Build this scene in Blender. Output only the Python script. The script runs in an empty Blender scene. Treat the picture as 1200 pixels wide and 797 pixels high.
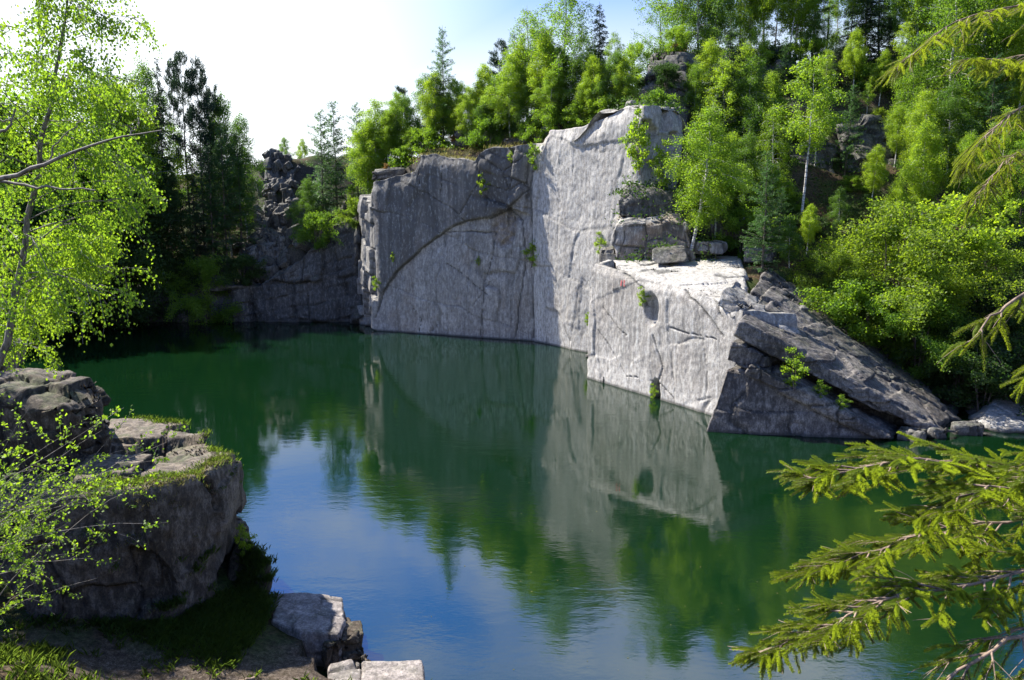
import bpy, bmesh, math, random
import numpy as np
from mathutils import Vector, Matrix
from mathutils.bvhtree import BVHTree
PI = math.pi
R = math.radians
C = bpy.context.scene.collection
# ------------------------------------------------------------------ camera model
F, CX, CY, PITCH, CAMZ = 950.0, 600.0, 398.5, R(9.56), 9.0
cp, sp = math.cos(PITCH), math.sin(PITCH)
def ray(px, py):
    dx, dy = (px-CX)/F, -(py-CY)/F
    return Vector((dx, cp+dy*sp, -sp+dy*cp))
def at_y(px, py, Y):
    d = ray(px, py); return Vector((0, 0, CAMZ)) + d*(Y/d.y)
def at_z(px, py, z=0.0):
    d = ray(px, py); return Vector((0, 0, CAMZ)) + d*((z-CAMZ)/d.z)
def x_at(px, Y, z):
    return (px-CX)/F*(Y*cp-(z-CAMZ)*sp)
cam = bpy.data.objects.new('camera', bpy.data.cameras.new('camera')); C.objects.link(cam)
cam.data.sensor_width = 36; cam.data.lens = F/1200*36; cam.data.clip_start = 0.05; cam.data.clip_end = 5000
cam.location = (0, 0, CAMZ); cam.rotation_euler = (PI/2-PITCH, 0, 0)
bpy.context.scene.camera = cam
# ------------------------------------------------------------------ noise
def _h(ix, iy, iz, seed):
    n = (ix.astype(np.int64)*73856093) ^ (iy.astype(np.int64)*19349663) ^ (iz.astype(np.int64)*83492791) ^ (seed*2654435761)
    n = (n ^ (n >> 13)) * 1274126177 & 0xffffffff
    n = (n ^ (n >> 16)) * 2246822519 & 0xffffffff
    n = n ^ (n >> 15)
    return (n & 0xffffff)/float(0xffffff)
def vnoise(P, seed=0):
    P = np.asarray(P, float); I = np.floor(P).astype(np.int64); f = P-I; u = f*f*(3-2*f); r = 0
    for a in (0, 1):
        for b in (0, 1):
            for c in (0, 1):
                w = (u[:, 0] if a else 1-u[:, 0])*(u[:, 1] if b else 1-u[:, 1])*(u[:, 2] if c else 1-u[:, 2])
                r = r + w*_h(I[:, 0]+a, I[:, 1]+b, I[:, 2]+c, seed)
    return r*2-1
def fbm(P, seed=0, o=4, g=.5):
    P = np.asarray(P, float); r = 0; a = 1; t = 0
    for k in range(o):
        r = r+a*vnoise(P*(2**k)+k*17.3, seed+k); t += a; a *= g
    return r/t
def fbm3(P, seed=0, o=3):
    return np.stack([fbm(P, seed+31*i, o) for i in range(3)], 1)
def worley(P, seed=0):
    """staggered joint blocks: crossing sets of tilted planes, edges that fade in places"""
    P = np.asarray(P, float); rs = np.random.RandomState(seed*7+1)
    a, b, c = rs.uniform(-.28, .28, 3)
    ca, sa, cb_, sb_ = math.cos(a), math.sin(a), math.cos(b), math.sin(b)
    A = np.array([[ca, -sa, .15*c], [sa*cb_, ca*cb_, -sb_], [sa*sb_, sb_, cb_]])
    U = P@A.T+fbm3(P*.35, seed+90, 2)*.35+fbm3(P*1.4, seed+94, 2)*.05
    U = U+.22*np.sin(U*4.1+np.array([1, 3, 5]))*.5
    order = (1, 0, 2); I = [None]*3; e = np.full(len(P), 9.); z = np.zeros(len(P), np.int64); cc = np.zeros((len(P), 3)); k1 = z; k2 = z
    for n_, ax in enumerate(order):
        u = U[:, ax]*1.05+_h(k1, k2, z+n_, seed+50)*(3.0 if n_ else 0)
        i = np.floor(u).astype(np.int64); f = u-i; I[ax] = i
        if ax < 2 or np.ptp(P[:, 2]) > 1e-6: e = np.minimum(e, np.minimum(f, 1-f))
        cc[:, ax] = P[:, ax]-(f-.5)
        if n_ == 0: k1 = i
        else: k2 = k2*31+i
    cr = np.stack([_h(I[0], I[1], I[2], seed+q) for q in (4, 5, 6)], 1)
    e = e+.16*sstep(-.02, .25, fbm(P*.8, seed+97, 3))
    return 0*e, e, cr, cc
def sstep(a, b, x):
    t = np.clip((x-a)/(b-a), 0, 1); return t*t*(3-2*t)
# ------------------------------------------------------------------ mesh helpers
def np_mesh(name, V, Fc, mat=None, smooth=False, attrs=None):
    V = np.asarray(V, np.float32)
    me = bpy.data.meshes.new(name); me.vertices.add(len(V)); me.vertices.foreach_set('co', V.ravel())
    groups = Fc if isinstance(Fc, list) else [Fc]
    groups = [np.asarray(g, np.int32) for g in groups if len(g)]
    loops = np.concatenate([g.ravel() for g in groups]); tot = np.concatenate([np.full(len(g), g.shape[1], np.int32) for g in groups])
    me.loops.add(len(loops)); me.loops.foreach_set('vertex_index', loops)
    me.polygons.add(len(tot)); st = np.concatenate([[0], np.cumsum(tot)[:-1]]).astype(np.int32)
    me.polygons.foreach_set('loop_start', st); me.polygons.foreach_set('loop_total', tot)
    if smooth: me.polygons.foreach_set('use_smooth', np.ones(len(tot), bool))
    me.update(calc_edges=True)
    for k, v in (attrs or {}).items():
        a = me.attributes.new(k, 'FLOAT', 'POINT'); a.data.foreach_set('value', np.asarray(v, np.float32))
    if mat: me.materials.append(mat)
    return me
def put(name, me, parent=None, label=None, cat=None, group=None, kind=None):
    o = bpy.data.objects.new(name, me); C.objects.link(o)
    if parent: o.parent = parent
    return tag(o, label, cat, group, kind)
def tag(o, label=None, cat=None, group=None, kind=None):
    if label: o['label'] = label
    if cat: o['category'] = cat
    if group: o['group'] = group
    if kind: o['kind'] = kind
    return o
def empty(name, label, cat, group=None, loc=(0, 0, 0)):
    o = bpy.data.objects.new(name, None); C.objects.link(o); o.location = loc
    return tag(o, label, cat, group)
BV = []     # (V, F) of everything plants can stand on
def bvh_add(V, Fc): BV.append((np.asarray(V, float), [list(map(int, f)) for g in (Fc if isinstance(Fc, list) else [Fc]) for f in g]))
# ------------------------------------------------------------------ node materials
def mat(name):
    m = bpy.data.materials.new(name); m.use_nodes = True; nt = m.node_tree
    for n in list(nt.nodes): nt.nodes.remove(n)
    out = nt.nodes.new('ShaderNodeOutputMaterial')
    return m, nt, out
class N:
    def __init__(s, nt): s.nt = nt
    def n(s, t, **kw):
        x = s.nt.nodes.new('ShaderNode'+t)
        for k, v in kw.items():
            if k in x.inputs.keys() if isinstance(k, str) else False: x.inputs[k].default_value = v
            else: setattr(x, k, v)
        return x
    def l(s, a, b): s.nt.links.new(a, b)
    def noise(s, vec, scale, detail=6, rough=.55, dist=0, map_scale=None):
        if map_scale:
            mp = s.n('Mapping'); mp.inputs['Scale'].default_value = map_scale; s.l(vec, mp.inputs['Vector']); vec = mp.outputs[0]
        x = s.n('TexNoise'); x.inputs['Scale'].default_value = scale; x.inputs['Detail'].default_value = detail
        x.inputs['Roughness'].default_value = rough; x.inputs['Distortion'].default_value = dist
        s.l(vec, x.inputs['Vector']); return x.outputs['Fac']
    def ramp(s, fac, stops):
        x = s.n('ValToRGB'); e = x.color_ramp.elements
        while len(e) < len(stops): e.new(.5)
        for el, (p, c) in zip(e, stops): el.position = p; el.color = (*c, 1) if len(c) == 3 else c
        s.l(fac, x.inputs['Fac']); return x.outputs['Color']
    def rng(s, fac, a, b, c=0, d=1):
        x = s.n('MapRange'); s.l(fac, x.inputs['Value'])
        for i, v in zip((1, 2, 3, 4), (a, b, c, d)): x.inputs[i].default_value = v
        return x.outputs[0]
    def mix(s, fac, a, b, mode='MIX'):
        x = s.n('Mix', data_type='RGBA', blend_type=mode)
        for i, v in ((0, fac), (6, a), (7, b)):
            if isinstance(v, (int, float)): x.inputs[i].default_value = v
            elif isinstance(v, tuple): x.inputs[i].default_value = (*v, 1)
            else: s.l(v, x.inputs[i])
        return x.outputs[2]
    def math(s, op, a, b=0.0):
        x = s.n('Math', operation=op)
        for i, v in ((0, a), (1, b)):
            if isinstance(v, (int, float)): x.inputs[i].default_value = v
            else: s.l(v, x.inputs[i])
        return x.outputs[0]
    def attr(s, name): return s.n('Attribute', attribute_name=name).outputs['Fac']
def rock_mat(name, c_dark, c_mid, c_light, streak=.6, moss=.3, brown=.2, bump=.5, smear=(1.6, 1.6, .09), dripw=.1):
    m, nt, out = mat(name); k = N(nt)
    geo = k.n('NewGeometry'); P = geo.outputs['Position']
    big = k.noise(P, .35, 5, .6, .4); med = k.noise(P, 2.3, 8, .65, .2); fine = k.noise(P, 22, 5, .7)
    col = k.ramp(k.math('ADD', k.math('MULTIPLY', big, .55), k.math('MULTIPLY', med, .45)),
                 [(.30, c_dark), (.47, c_mid), (.66, c_light)])
    st = k.noise(P, 1.0, 8, .7, .1, map_scale=smear)
    st2 = k.noise(P, 2.7, 6, .7, .05, map_scale=smear)
    nz = k.n('SeparateXYZ'); k.l(geo.outputs['Normal'], nz.inputs[0])
    steep = k.rng(k.math('ABSOLUTE', nz.outputs[2]), .75, .35)
    sk = k.math('MULTIPLY', k.rng(k.math('ADD', k.math('MULTIPLY', st, .6), k.math('MULTIPLY', st2, .4)), .49, .62), k.math('MULTIPLY', steep, streak))
    col = k.mix(sk, col, tuple(x*.38 for x in c_mid))
    wh = k.math('MULTIPLY', k.rng(k.noise(P, 1.9, 8, .7, .1, map_scale=(1.3, 1.3, .2)), .56, .70), .5)
    col = k.mix(wh, col, tuple(min(.62, x*1.45) for x in c_light))
    br = k.math('MULTIPLY', k.rng(k.noise(P, .8, 6, .65, .5), .54, .68), brown)
    col = k.mix(br, col, (.19, .125, .07))
    br2 = k.rng(k.attr('rust'), 0, 1)
    col = k.mix(k.math('MULTIPLY', br2, .75), col, (.23, .15, .085))
    col = k.mix(k.math('MULTIPLY', k.attr('stain'), .8), col, (.035, .036, .037))  # water stains, plus the shade painted on the main cliff
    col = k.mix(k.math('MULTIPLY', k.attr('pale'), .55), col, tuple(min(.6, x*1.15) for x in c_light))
    col = k.mix(k.math('MULTIPLY', k.attr('crack'), .85), col, (.022, .021, .018))
    up = k.rng(nz.outputs[2], .35, .85)
    ms = k.math('MULTIPLY', k.math('MULTIPLY', k.rng(k.noise(P, 1.6, 7, .7, .3), .5, .6), up), moss)
    col = k.mix(ms, col, (.055, .075, .018))
    grain = k.noise(P, 7, 6, .8, .2, map_scale=(1, 1, .45)); drip = k.noise(P, 5.5, 6, .8, .1, map_scale=(1, 1, .13))
    gg = k.math('ADD', k.math('MULTIPLY', grain, 1-dripw), k.math('MULTIPLY', drip, dripw))
    col = k.mix(k.rng(gg, .53, .42, 0, .62), col, tuple(x*.30 for x in c_mid))
    col = k.mix(k.rng(gg, .52, .62, 0, .35), col, tuple(min(.66, x*1.5) for x in c_light))
    col = k.mix(k.rng(fine, .52, .36, 0, .55), col, tuple(x*.22 for x in c_mid))
    sxyz = k.n('SeparateXYZ'); k.l(P, sxyz.inputs[0])
    wl = k.rng(k.math('ADD', sxyz.outputs[2], k.math('MULTIPLY', med, .1)), .2, .1)
    col = k.mix(k.math('MULTIPLY', wl, .75), col, (.04, .036, .028))
    b = k.n('Bump', Strength=bump, Distance=.07)
    hgt = k.math('ADD', k.math('MULTIPLY', med, .6), k.math('ADD', k.math('MULTIPLY', fine, .3), k.math('MULTIPLY', gg, 1.0))); k.l(hgt, b.inputs['Height'])
    bs = k.n('BsdfPrincipled'); bs.inputs['Roughness'].default_value = .82; bs.inputs['Specular IOR Level'].default_value = .35
    k.l(col, bs.inputs['Base Color']); k.l(b.outputs[0], bs.inputs['Normal']); k.l(bs.outputs[0], out.inputs[0])
    return m
M = {}
M['granite'] = rock_mat('granite', (.12, .108, .09), (.30, .278, .245), (.48, .45, .40), .6, .15, .12, .6, (1.9, 1.9, .07), .38)
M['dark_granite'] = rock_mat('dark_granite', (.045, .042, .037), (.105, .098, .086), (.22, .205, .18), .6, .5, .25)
M['slate'] = rock_mat('tilted_granite', (.045, .039, .035), (.10, .088, .078), (.30, .27, .235), .3, .3, .25, .7, smear=(.5, 2.2, 1.5))
M['near_rock'] = rock_mat('near_rock', (.024, .017, .010), (.066, .047, .028), (.22, .18, .135), .45, .7, .35, .6)
M['block'] = rock_mat('quarried_block', (.12, .10, .085), (.25, .215, .19), (.38, .335, .30), .15, .25, .3, .6)
def leaf_mat(name, c, trans, vary=.25, rough=.55, tw=.5):
    m, nt, out = mat(name); k = N(nt)
    oi = k.n('ObjectInfo'); geo = k.n('NewGeometry'); rnd = k.n('Attribute', attribute_name='hue').outputs['Fac']
    v = k.math('ADD', k.math('MULTIPLY', oi.outputs['Random'], .5), k.math('MULTIPLY', rnd, .5))
    def shade(cc):
        a = (cc[0]*(1-vary)*.8, cc[1]*(1-vary), cc[2]); b = (cc[0]*(1+vary*1.4), cc[1]*(1+vary), cc[2]*1.0)
        return k.mix(v, a, b)
    d = k.n('BsdfPrincipled'); d.inputs['Roughness'].default_value = rough; d.inputs['Specular IOR Level'].default_value = .3
    k.l(shade(c), d.inputs['Base Color'])
    t = k.n('BsdfTranslucent'); k.l(shade(trans), t.inputs['Color'])
    ms = k.n('MixShader'); ms.inputs[0].default_value = tw; k.l(d.outputs[0], ms.inputs[1]); k.l(t.outputs[0], ms.inputs[2]); k.l(ms.outputs[0], out.inputs[0])
    return m
M['smooth_face'] = M['granite']
M['birch_leaf'] = leaf_mat('birch_leaf', (.13, .20, .018), (.42, .60, .025))
M['far_leaf'] = leaf_mat('broad_leaf', (.09, .155, .016), (.30, .48, .02))
M['mid_leaf'] = leaf_mat('mid_leaf', (.065, .12, .018), (.19, .34, .02))
M['dark_leaf'] = leaf_mat('dark_leaf', (.035, .065, .016), (.06, .13, .014))
M['yellow_leaf'] = leaf_mat('yellow_leaf', (.105, .155, .014), (.31, .44, .02))
M['larch_leaf'] = leaf_mat('larch_needles', (.05, .10, .03), (.12, .26, .04), tw=.4)
M['spruce_leaf'] = leaf_mat('spruce_needles', (.028, .055, .02), (.04, .09, .015), tw=.25)
M['pine_leaf'] = leaf_mat('pine_needles', (.03, .055, .035), (.04, .08, .03), tw=.25)
M['shoot'] = leaf_mat('spruce_shoot', (.13, .185, .022), (.33, .44, .025), vary=.45, tw=.42)
M['rust_leaf'] = leaf_mat('rusty_leaf', (.20, .11, .03), (.30, .16, .04))
M['grass'] = leaf_mat('grass_blade', (.08, .12, .02), (.17, .25, .025))
M['dry_grass'] = leaf_mat('dry_grass', (.16, .14, .05), (.22, .20, .06))
M['cover'] = leaf_mat('undergrowth_leaf', (.035, .065, .012), (.07, .14, .015))
def bark(name, a, b, birch=False):
    m, nt, out = mat(name); k = N(nt); geo = k.n('NewGeometry'); tc = k.n('TexCoord')
    P = tc.outputs['Object']
    f = k.noise(P, 1, 6, .7, .3, map_scale=(2, 2, 9) if birch else (14, 14, 2.5))
    col = k.ramp(f, [(.40, a), (.56, b)])
    if birch:
        f2 = k.noise(P, .9, 4, .6)
        col = k.mix(k.rng(f2, .52, .66), col, (.04, .035, .03))
    bs = k.n('BsdfPrincipled'); bs.inputs['Roughness'].default_value = .85; k.l(col, bs.inputs['Base Color'])
    bm_ = k.n('Bump', Strength=.5, Distance=.01); k.l(f, bm_.inputs['Height']); k.l(bm_.outputs[0], bs.inputs['Normal'])
    k.l(bs.outputs[0], out.inputs[0]); return m
M['birch_bark'] = bark('birch_bark', (.12, .11, .10), (.55, .53, .49), True)
M['bark'] = bark('brown_bark', (.035, .028, .022), (.12, .09, .07))
M['twig'] = bark('grey_twig', (.07, .06, .05), (.19, .165, .14))
M['pale_twig'] = bark('pale_twig', (.10, .07, .05), (.24, .17, .12))
# ground
def ground_mat():
    m, nt, out = mat('forest_floor'); k = N(nt); geo = k.n('NewGeometry'); P = geo.outputs['Position']
    a = k.noise(P, .5, 7, .65, .3); b = k.noise(P, 9, 7, .75); c = k.noise(P, 45, 4, .7)
    col = k.ramp(b, [(.35, (.018, .013, .008)), (.5, (.06, .04, .022)), (.68, (.14, .095, .05))])
    grn = k.ramp(b, [(.35, (.015, .026, .006)), (.65, (.06, .085, .018))])
    col = k.mix(k.rng(a, .42, .55), col, grn)
    nz = k.n('SeparateXYZ'); k.l(geo.outputs['Normal'], nz.inputs[0])
    rk = k.ramp(b, [(.3, (.02, .018, .014)), (.7, (.09, .08, .065))])
    col = k.mix(k.rng(nz.outputs[2], .72, .5), col, rk)
    gr = k.ramp(k.math('ADD', k.math('MULTIPLY', c, .5), k.math('MULTIPLY', b, .5)), [(.38, (.028, .020, .013)), (.5, (.075, .056, .04)), (.63, (.22, .18, .145))])
    col = k.mix(k.math('MULTIPLY', k.attr('path'), k.rng(b, .3, .45, .55, 1)), col, gr)
    bs = k.n('BsdfPrincipled'); bs.inputs['Roughness'].default_value = .95; bs.inputs['Specular IOR Level'].default_value = .15
    k.l(col, bs.inputs['Base Color'])
    bp = k.n('Bump', Strength=.8, Distance=.05); k.l(k.math('ADD', b, k.math('MULTIPLY', c, .35)), bp.inputs['Height']); k.l(bp.outputs[0], bs.inputs['Normal'])
    k.l(bs.outputs[0], out.inputs[0]); return m
M['ground'] = ground_mat()
# ------------------------------------------------------------------ lake outline (plan) from the water lines
def w(px, py): p = at_z(px, py); return (p.x, p.y)
A0 = w(424, 379.3); A1 = w(441, 387.6); A2 = w(624, 400.5); A3 = w(693, 414)
B1 = w(690, 443); B2 = w(828, 485); B3 = w(826, 506)
LAKE = [(-1.5, 13.9), (-1.3, 12.4), (-.2, 10.6), (5, 8.5), (12, 9.5), (20, 13), (25, 21), (25.5, 28), (22.5, 31.2), w(1150, 500), w(1125, 510), w(1045, 515), B3, B2, B1, A3, A2, A1, A0,
        w(408, 378), w(345, 377.5), w(300, 378), w(255, 377), w(196, 378), (-33, 60), (-40, 56), (-44, 46), (-42, 34), (-34, 27), (-20, 24.5), (-13, 23), (-9, 21.2), (-6.6, 19.5), (-5.3, 17), (-4.9, 16.4), (-3.6, 16.1), (-3.45, 14.7), (-3.1, 14.2), (-2.2, 14.1)]
LP = np.array(LAKE)
def lake_dist(X, Y):
    """signed distance to the lake outline, > 0 on land"""
    X = np.asarray(X, float).ravel(); Y = np.asarray(Y, float).ravel(); d = np.full(X.shape, 1e9); ins = np.zeros(X.shape, bool)
    n = len(LP)
    for i in range(n):
        ax, ay = LP[i]; bx, by = LP[(i+1) % n]; ex, ey = bx-ax, by-ay
        t = np.clip(((X-ax)*ex+(Y-ay)*ey)/(ex*ex+ey*ey), 0, 1)
        d = np.minimum(d, np.hypot(X-ax-t*ex, Y-ay-t*ey))
        c = ((ay > Y) != (by > Y)) & (X < ex*(Y-ay)/(ey if ey else 1e-9)+ax); ins ^= c
    return np.where(ins, -d, d)
CTRL = np.array([
 (-8, 62, 12.0), (-2, 60, 12.8), (3, 58, 13.4), (7, 54, 14.3), (0, 72, 14.5), (-8, 72, 12.6), (10, 70, 18), (-11, 60.5, 11.0), (-4, 58, 12.2), (1, 56, 12.7), (7.5, 49, 13.6), (9, 51, 14.5), (7.4, 44, 4.6), (8.6, 45.6, 5.2), (6.3, 45, 3.5), (9.8, 46.8, 6.2),
 (-14.5, 65, 8.3), (-14, 62.5, 5.5), (-17, 64, 5.5), (-21, 64, 5), (-18, 70, 9.5), (-20, 76, 13), (-16, 77, 13), (-13, 71, 10.8),
 (-25, 62.5, 3.2), (-25, 70, 7), (-25, 80, 11), (-33, 64, 3.6), (-36, 75, 8), (-36, 90, 12), (-45, 60, 4), (-48, 48, 4), (-46, 36, 3), (-60, 50, 8), (-36, 24, 3.5), (-20, 100, 14), (-60, 90, 12),
 (10.5, 48, 7.0), (9.5, 40, 5.6), (11, 43.5, 6.0), (14.5, 46, 8.4), (12.5, 50, 9.4), (16, 42, 6.3), (15, 38, 4.2), (19, 38, 3.2), (22.5, 35, 2.0), (20, 56, 15.8), (13, 57, 15.5), (9, 58, 15.2), (15, 62, 19.6), (23, 60, 18.6),
 (28, 60, 18.5), (30, 48, 12.5), (30, 40, 7), (32, 30, 4), (36, 52, 15), (44, 60, 18), (20, 78, 22), (0, 88, 16.5), (40, 80, 22), (17, 51, 12), (23, 50, 11.5), (23, 43, 7.2), (32, 20, 5),
 (-4.3, 15.3, .35), (-3.7, 14.0, .45), (-3.0, 13.6, .3), (-2.2, 13.2, .3), (-5.2, 15.8, .8), (-6, 13.6, .95), (-4, 13, .75), (-3, 12, .8), (-10, 14, 1.5), (-7, 15.5, 1.1), (-13, 17, 2.8), (-12, 21, 3.2), (-8, 19, 2.5), (-4, 10.5, 1.9), (-2, 10, 1.6), (-7, 10, 2.4), (-10, 10, 3), (-3, 7, 3.6), (-7, 6, 4.8),
 (-3, 4, 5.6), (0, 1, 7.3), (0, -3, 7.6), (1.5, 6.5, 2.6), (4, 3, 5.6), (6, 6, 2.6), (8, 1, 6), (12, 5, 3), (-8, 1, 7), (0, -20, 9), (20, -10, 8), (-20, -5, 8), (-20, 12, 5), (-20, 19, 3.5), (40, 0, 8), (-60, 0, 9), (30, 10, 4),
 (0, 150, 16), (120, 120, 20), (-120, 120, 14), (-120, 0, 12), (120, 0, 12), (0, -120, 10)], float)
_e = []
for t in (0, .2, .4, .6, .8, 1.0):
    p_ = at_y(322, 334-148*t, 62.8+13.5*t)
    for dx_ in (-3.5, 0, 3.5): _e.append((p_.x+dx_, p_.y+.3*abs(dx_), p_.z-.1))
CTRL = np.concatenate([CTRL, np.array(_e)])
def base_h(X, Y):
    num = 0; den = 0
    for x, y, z in CTRL:
        wt = 1/((X-x)**2+(Y-y)**2+.3)**1.7
        num = num+wt*z; den = den+wt
    return num/den
def height(X, Y):
    X = np.asarray(X, float).ravel(); Y = np.asarray(Y, float).ravel()
    h = base_h(X, Y); d = lake_dist(X, Y)
    P = np.stack([X, Y, X*0], 1)
    near = sstep(22, 40, np.hypot(X, Y))
    h = h+fbm(P*.22, 5, 4)*(.25+1.1*near)+fbm(P*1.3, 9, 3)*(.06+.18*near)
    wd = .6+1.2*near+7*np.exp(-((X-13)/4.5)**2-((Y-33)/3.0)**2)
    s = sstep(0, 1, d/wd)
    z = -2.6+(h+2.6)*s
    a, b_, c = [np.array(at_y(*q)) for q in ((880, 342, 35), (1118, 494, 33), (900, 312, 39.5))]
    n = np.cross(b_-a, c-a); pz = a[2]-(n[0]*(X-a[0])+n[1]*(Y-a[1]))/n[2]
    e = at_y(1130, 480, 36); lx, ly = e.x-c[0], e.y-c[1]; L = math.hypot(lx, ly); beyond = ((X-c[0])*-ly+(Y-c[1])*lx)/L
    m_ = sstep(7.8, 9.5, X)*sstep(22.5, 19.5, X)*(Y > 28)
    cap = pz-.7+1.1*np.maximum(0, beyond-.2)
    return np.where(m_ > 0, z+(np.minimum(z, cap)-z)*m_, z)
def axis(a, b, st, far):
    core = np.arange(a, b+st, st); o = []; v = st
    x = core[-1]
    while x < far: v *= 1.28; x += v; o.append(x)
    u = []; v = st; x = core[0]
    while x > -far: v *= 1.28; x -= v; u.append(x)
    return np.array(u[::-1]+list(core)+o)
xs = axis(-52, 46, .36, 1500); ys = axis(-6, 92, .36, 1500)
GX, GY = np.meshgrid(xs, ys); GZ = height(GX, GY)
V = np.stack([GX.ravel(), GY.ravel(), GZ], 1)
nx, ny = len(xs), len(ys); I = np.arange(nx*ny).reshape(ny, nx)
FQ = np.stack([I[:-1, :-1].ravel(), I[:-1, 1:].ravel(), I[1:, 1:].ravel(), I[1:, :-1].ravel()], 1)
pth = sstep(1.9, .6, np.abs(V[:, 1]-12.7-.12*(V[:, 0]+4)))*sstep(-16, -8, V[:, 0])*sstep(2, 0, V[:, 0])
pth = np.maximum(pth, sstep(2.5, 1.0, np.hypot(V[:, 0]+2.8, V[:, 1]-13.6)))
pth = np.maximum(pth, sstep(3.5, 1.5, np.hypot(V[:, 0], V[:, 1])))
put('ground', np_mesh('ground', V, FQ, M['ground'], True, {'path': pth}), kind='structure')
bvh_add(V, FQ[(np.abs(V[FQ[:, 0], 0]) < 60) & (V[FQ[:, 0], 1] < 100) & (V[FQ[:, 0], 1] > -8)])
# water
m, nt, out = mat('lake_water'); k = N(nt)
P = k.n('NewGeometry').outputs['Position']
n1 = k.noise(P, 1.0, 3, .5, .3, map_scale=(1.3, 2.6, 1)); n2 = k.noise(P, 1.0, 4, .55, .2, map_scale=(6, 13, 1)); nb = k.noise(P, .16, 3, .5)
amp = k.rng(nb, .42, .60, .3, 1.6)
hh = k.math('MULTIPLY', k.math('ADD', n1, k.math('MULTIPLY', n2, .32)), amp)
b = k.n('Bump', Strength=1, Distance=.0045); k.l(hh, b.inputs['Height'])
df = k.n('BsdfDiffuse'); df.inputs['Color'].default_value = (.0025, .015, .0045, 1)
gl = k.n('BsdfGlossy'); gl.inputs['Roughness'].default_value = .02; fr_ = k.n('Fresnel'); fr_.inputs['IOR'].default_value = 2.25
ms = k.n('MixShader'); k.l(b.outputs[0], gl.inputs['Normal']); k.l(b.outputs[0], fr_.inputs['Normal'])
k.l(fr_.outputs[0], ms.inputs[0]); k.l(df.outputs[0], ms.inputs[1]); k.l(gl.outputs[0], ms.inputs[2]); k.l(ms.outputs[0], out.inputs[0])
xw = np.array([-50, 32]); V = np.array([(-50, 5, 0), (32, 5, 0), (32, 66, 0), (-50, 66, 0)], float)
put('water', np_mesh('water', V, np.array([[0, 1, 2, 3]]), m), kind='structure')
# ------------------------------------------------------------------ rocks
def refine(bm, L, it=9):
    bmesh.ops.triangulate(bm, faces=bm.faces[:])
    for _ in range(it):
        es = [e for e in bm.edges if e.calc_length() > L]
        if not es: break
        bmesh.ops.subdivide_edges(bm, edges=es, cuts=1, use_grid_fill=False)
        bmesh.ops.triangulate(bm, faces=[f for f in bm.faces if len(f.verts) > 3])
def rock_mesh(name, pts, L=.12, sm=.25, amp=.10, big=1.2, cell=1.1, camp=.08, fine=.02, crackw=.05, crackd=.06, seed=1, mt='granite', stretch=(1, 1, 1), extra=None, smooth=False):
    bm = bmesh.new()
    for p in pts: bm.verts.new(p)
    r = bmesh.ops.convex_hull(bm, input=bm.verts[:])
    bmesh.ops.delete(bm, geom=list({g for g in r['geom_interior']+r['geom_unused'] if isinstance(g, bmesh.types.BMVert)}), context='VERTS')
    bmesh.ops.recalc_face_normals(bm, faces=bm.faces[:])
    ang = [e for e in bm.edges if e.is_manifold and e.calc_face_angle(0) > R(25)]
    bmesh.ops.bevel(bm, geom=ang, offset=min(L*.6, .06), segments=1, affect='EDGES')
    refine(bm, L); bmesh.ops.smooth_vert(bm, verts=bm.verts[:], factor=sm, use_axis_x=True, use_axis_y=True, use_axis_z=True)
    bm.normal_update()
    bm.verts.index_update()
    Vn = np.array([v.co for v in bm.verts]); Nn = np.array([v.normal for v in bm.verts]); Fn = np.array([[v.index for v in f.verts] for f in bm.faces])
    bm.free()
    Q = Vn/np.array(stretch)
    D = fbm3(Q/big, seed, 3)*amp
    f1, f2, cr, cc = worley(Q/cell+fbm3(Q*.7, seed+3, 2)*.25, seed+7)
    e = f2-f1
    crack = sstep(crackw*1.6, crackw*.4, e)
    D = D+Nn*((cr[:, :1]-.5)*2*camp)+(cr-.5)*camp*.6
    D = D-Nn*(crack*crackd)[:, None]+Nn*(fbm(Q/.22, seed+11, 3)*fine)[:, None]
    V2 = Vn+D
    at = {'crack': crack*.9, 'stain': 0*crack, 'rust': 0*crack, 'pale': 0*crack}
    if extra: extra(V2, at)
    me = np_mesh(name, V2, Fn, M[mt], smooth, at)
    bvh_add(V2, Fn)
    return me
def rock(name, label, cat, pts, group=None, **kw):
    return put(name, rock_mesh(name, pts, **kw), None, label, cat, group)
def box_pts(c, s, rot=(0, 0, 0), jit=.12, seed=0, cut=.25):
    """corner points of a rough block, with the corners chipped"""
    rn = random.Random(seed); Mx = Matrix.Rotation(rot[2], 3, 'Z') @ Matrix.Rotation(rot[1], 3, 'Y') @ Matrix.Rotation(rot[0], 3, 'X')
    o = []
    for a in (-1, 1):
        for b_ in (-1, 1):
            for d in (-1, 1):
                for ax in range(3):
                    v = [a*s[0]/2, b_*s[1]/2, d*s[2]/2]
                    v[ax] *= 1-cut*rn.random()
                    v = Vector([q*(1+rn.uniform(-jit, jit)) for q in v])
                    o.append(Vector(c)+Mx @ v)
    return o
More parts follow.
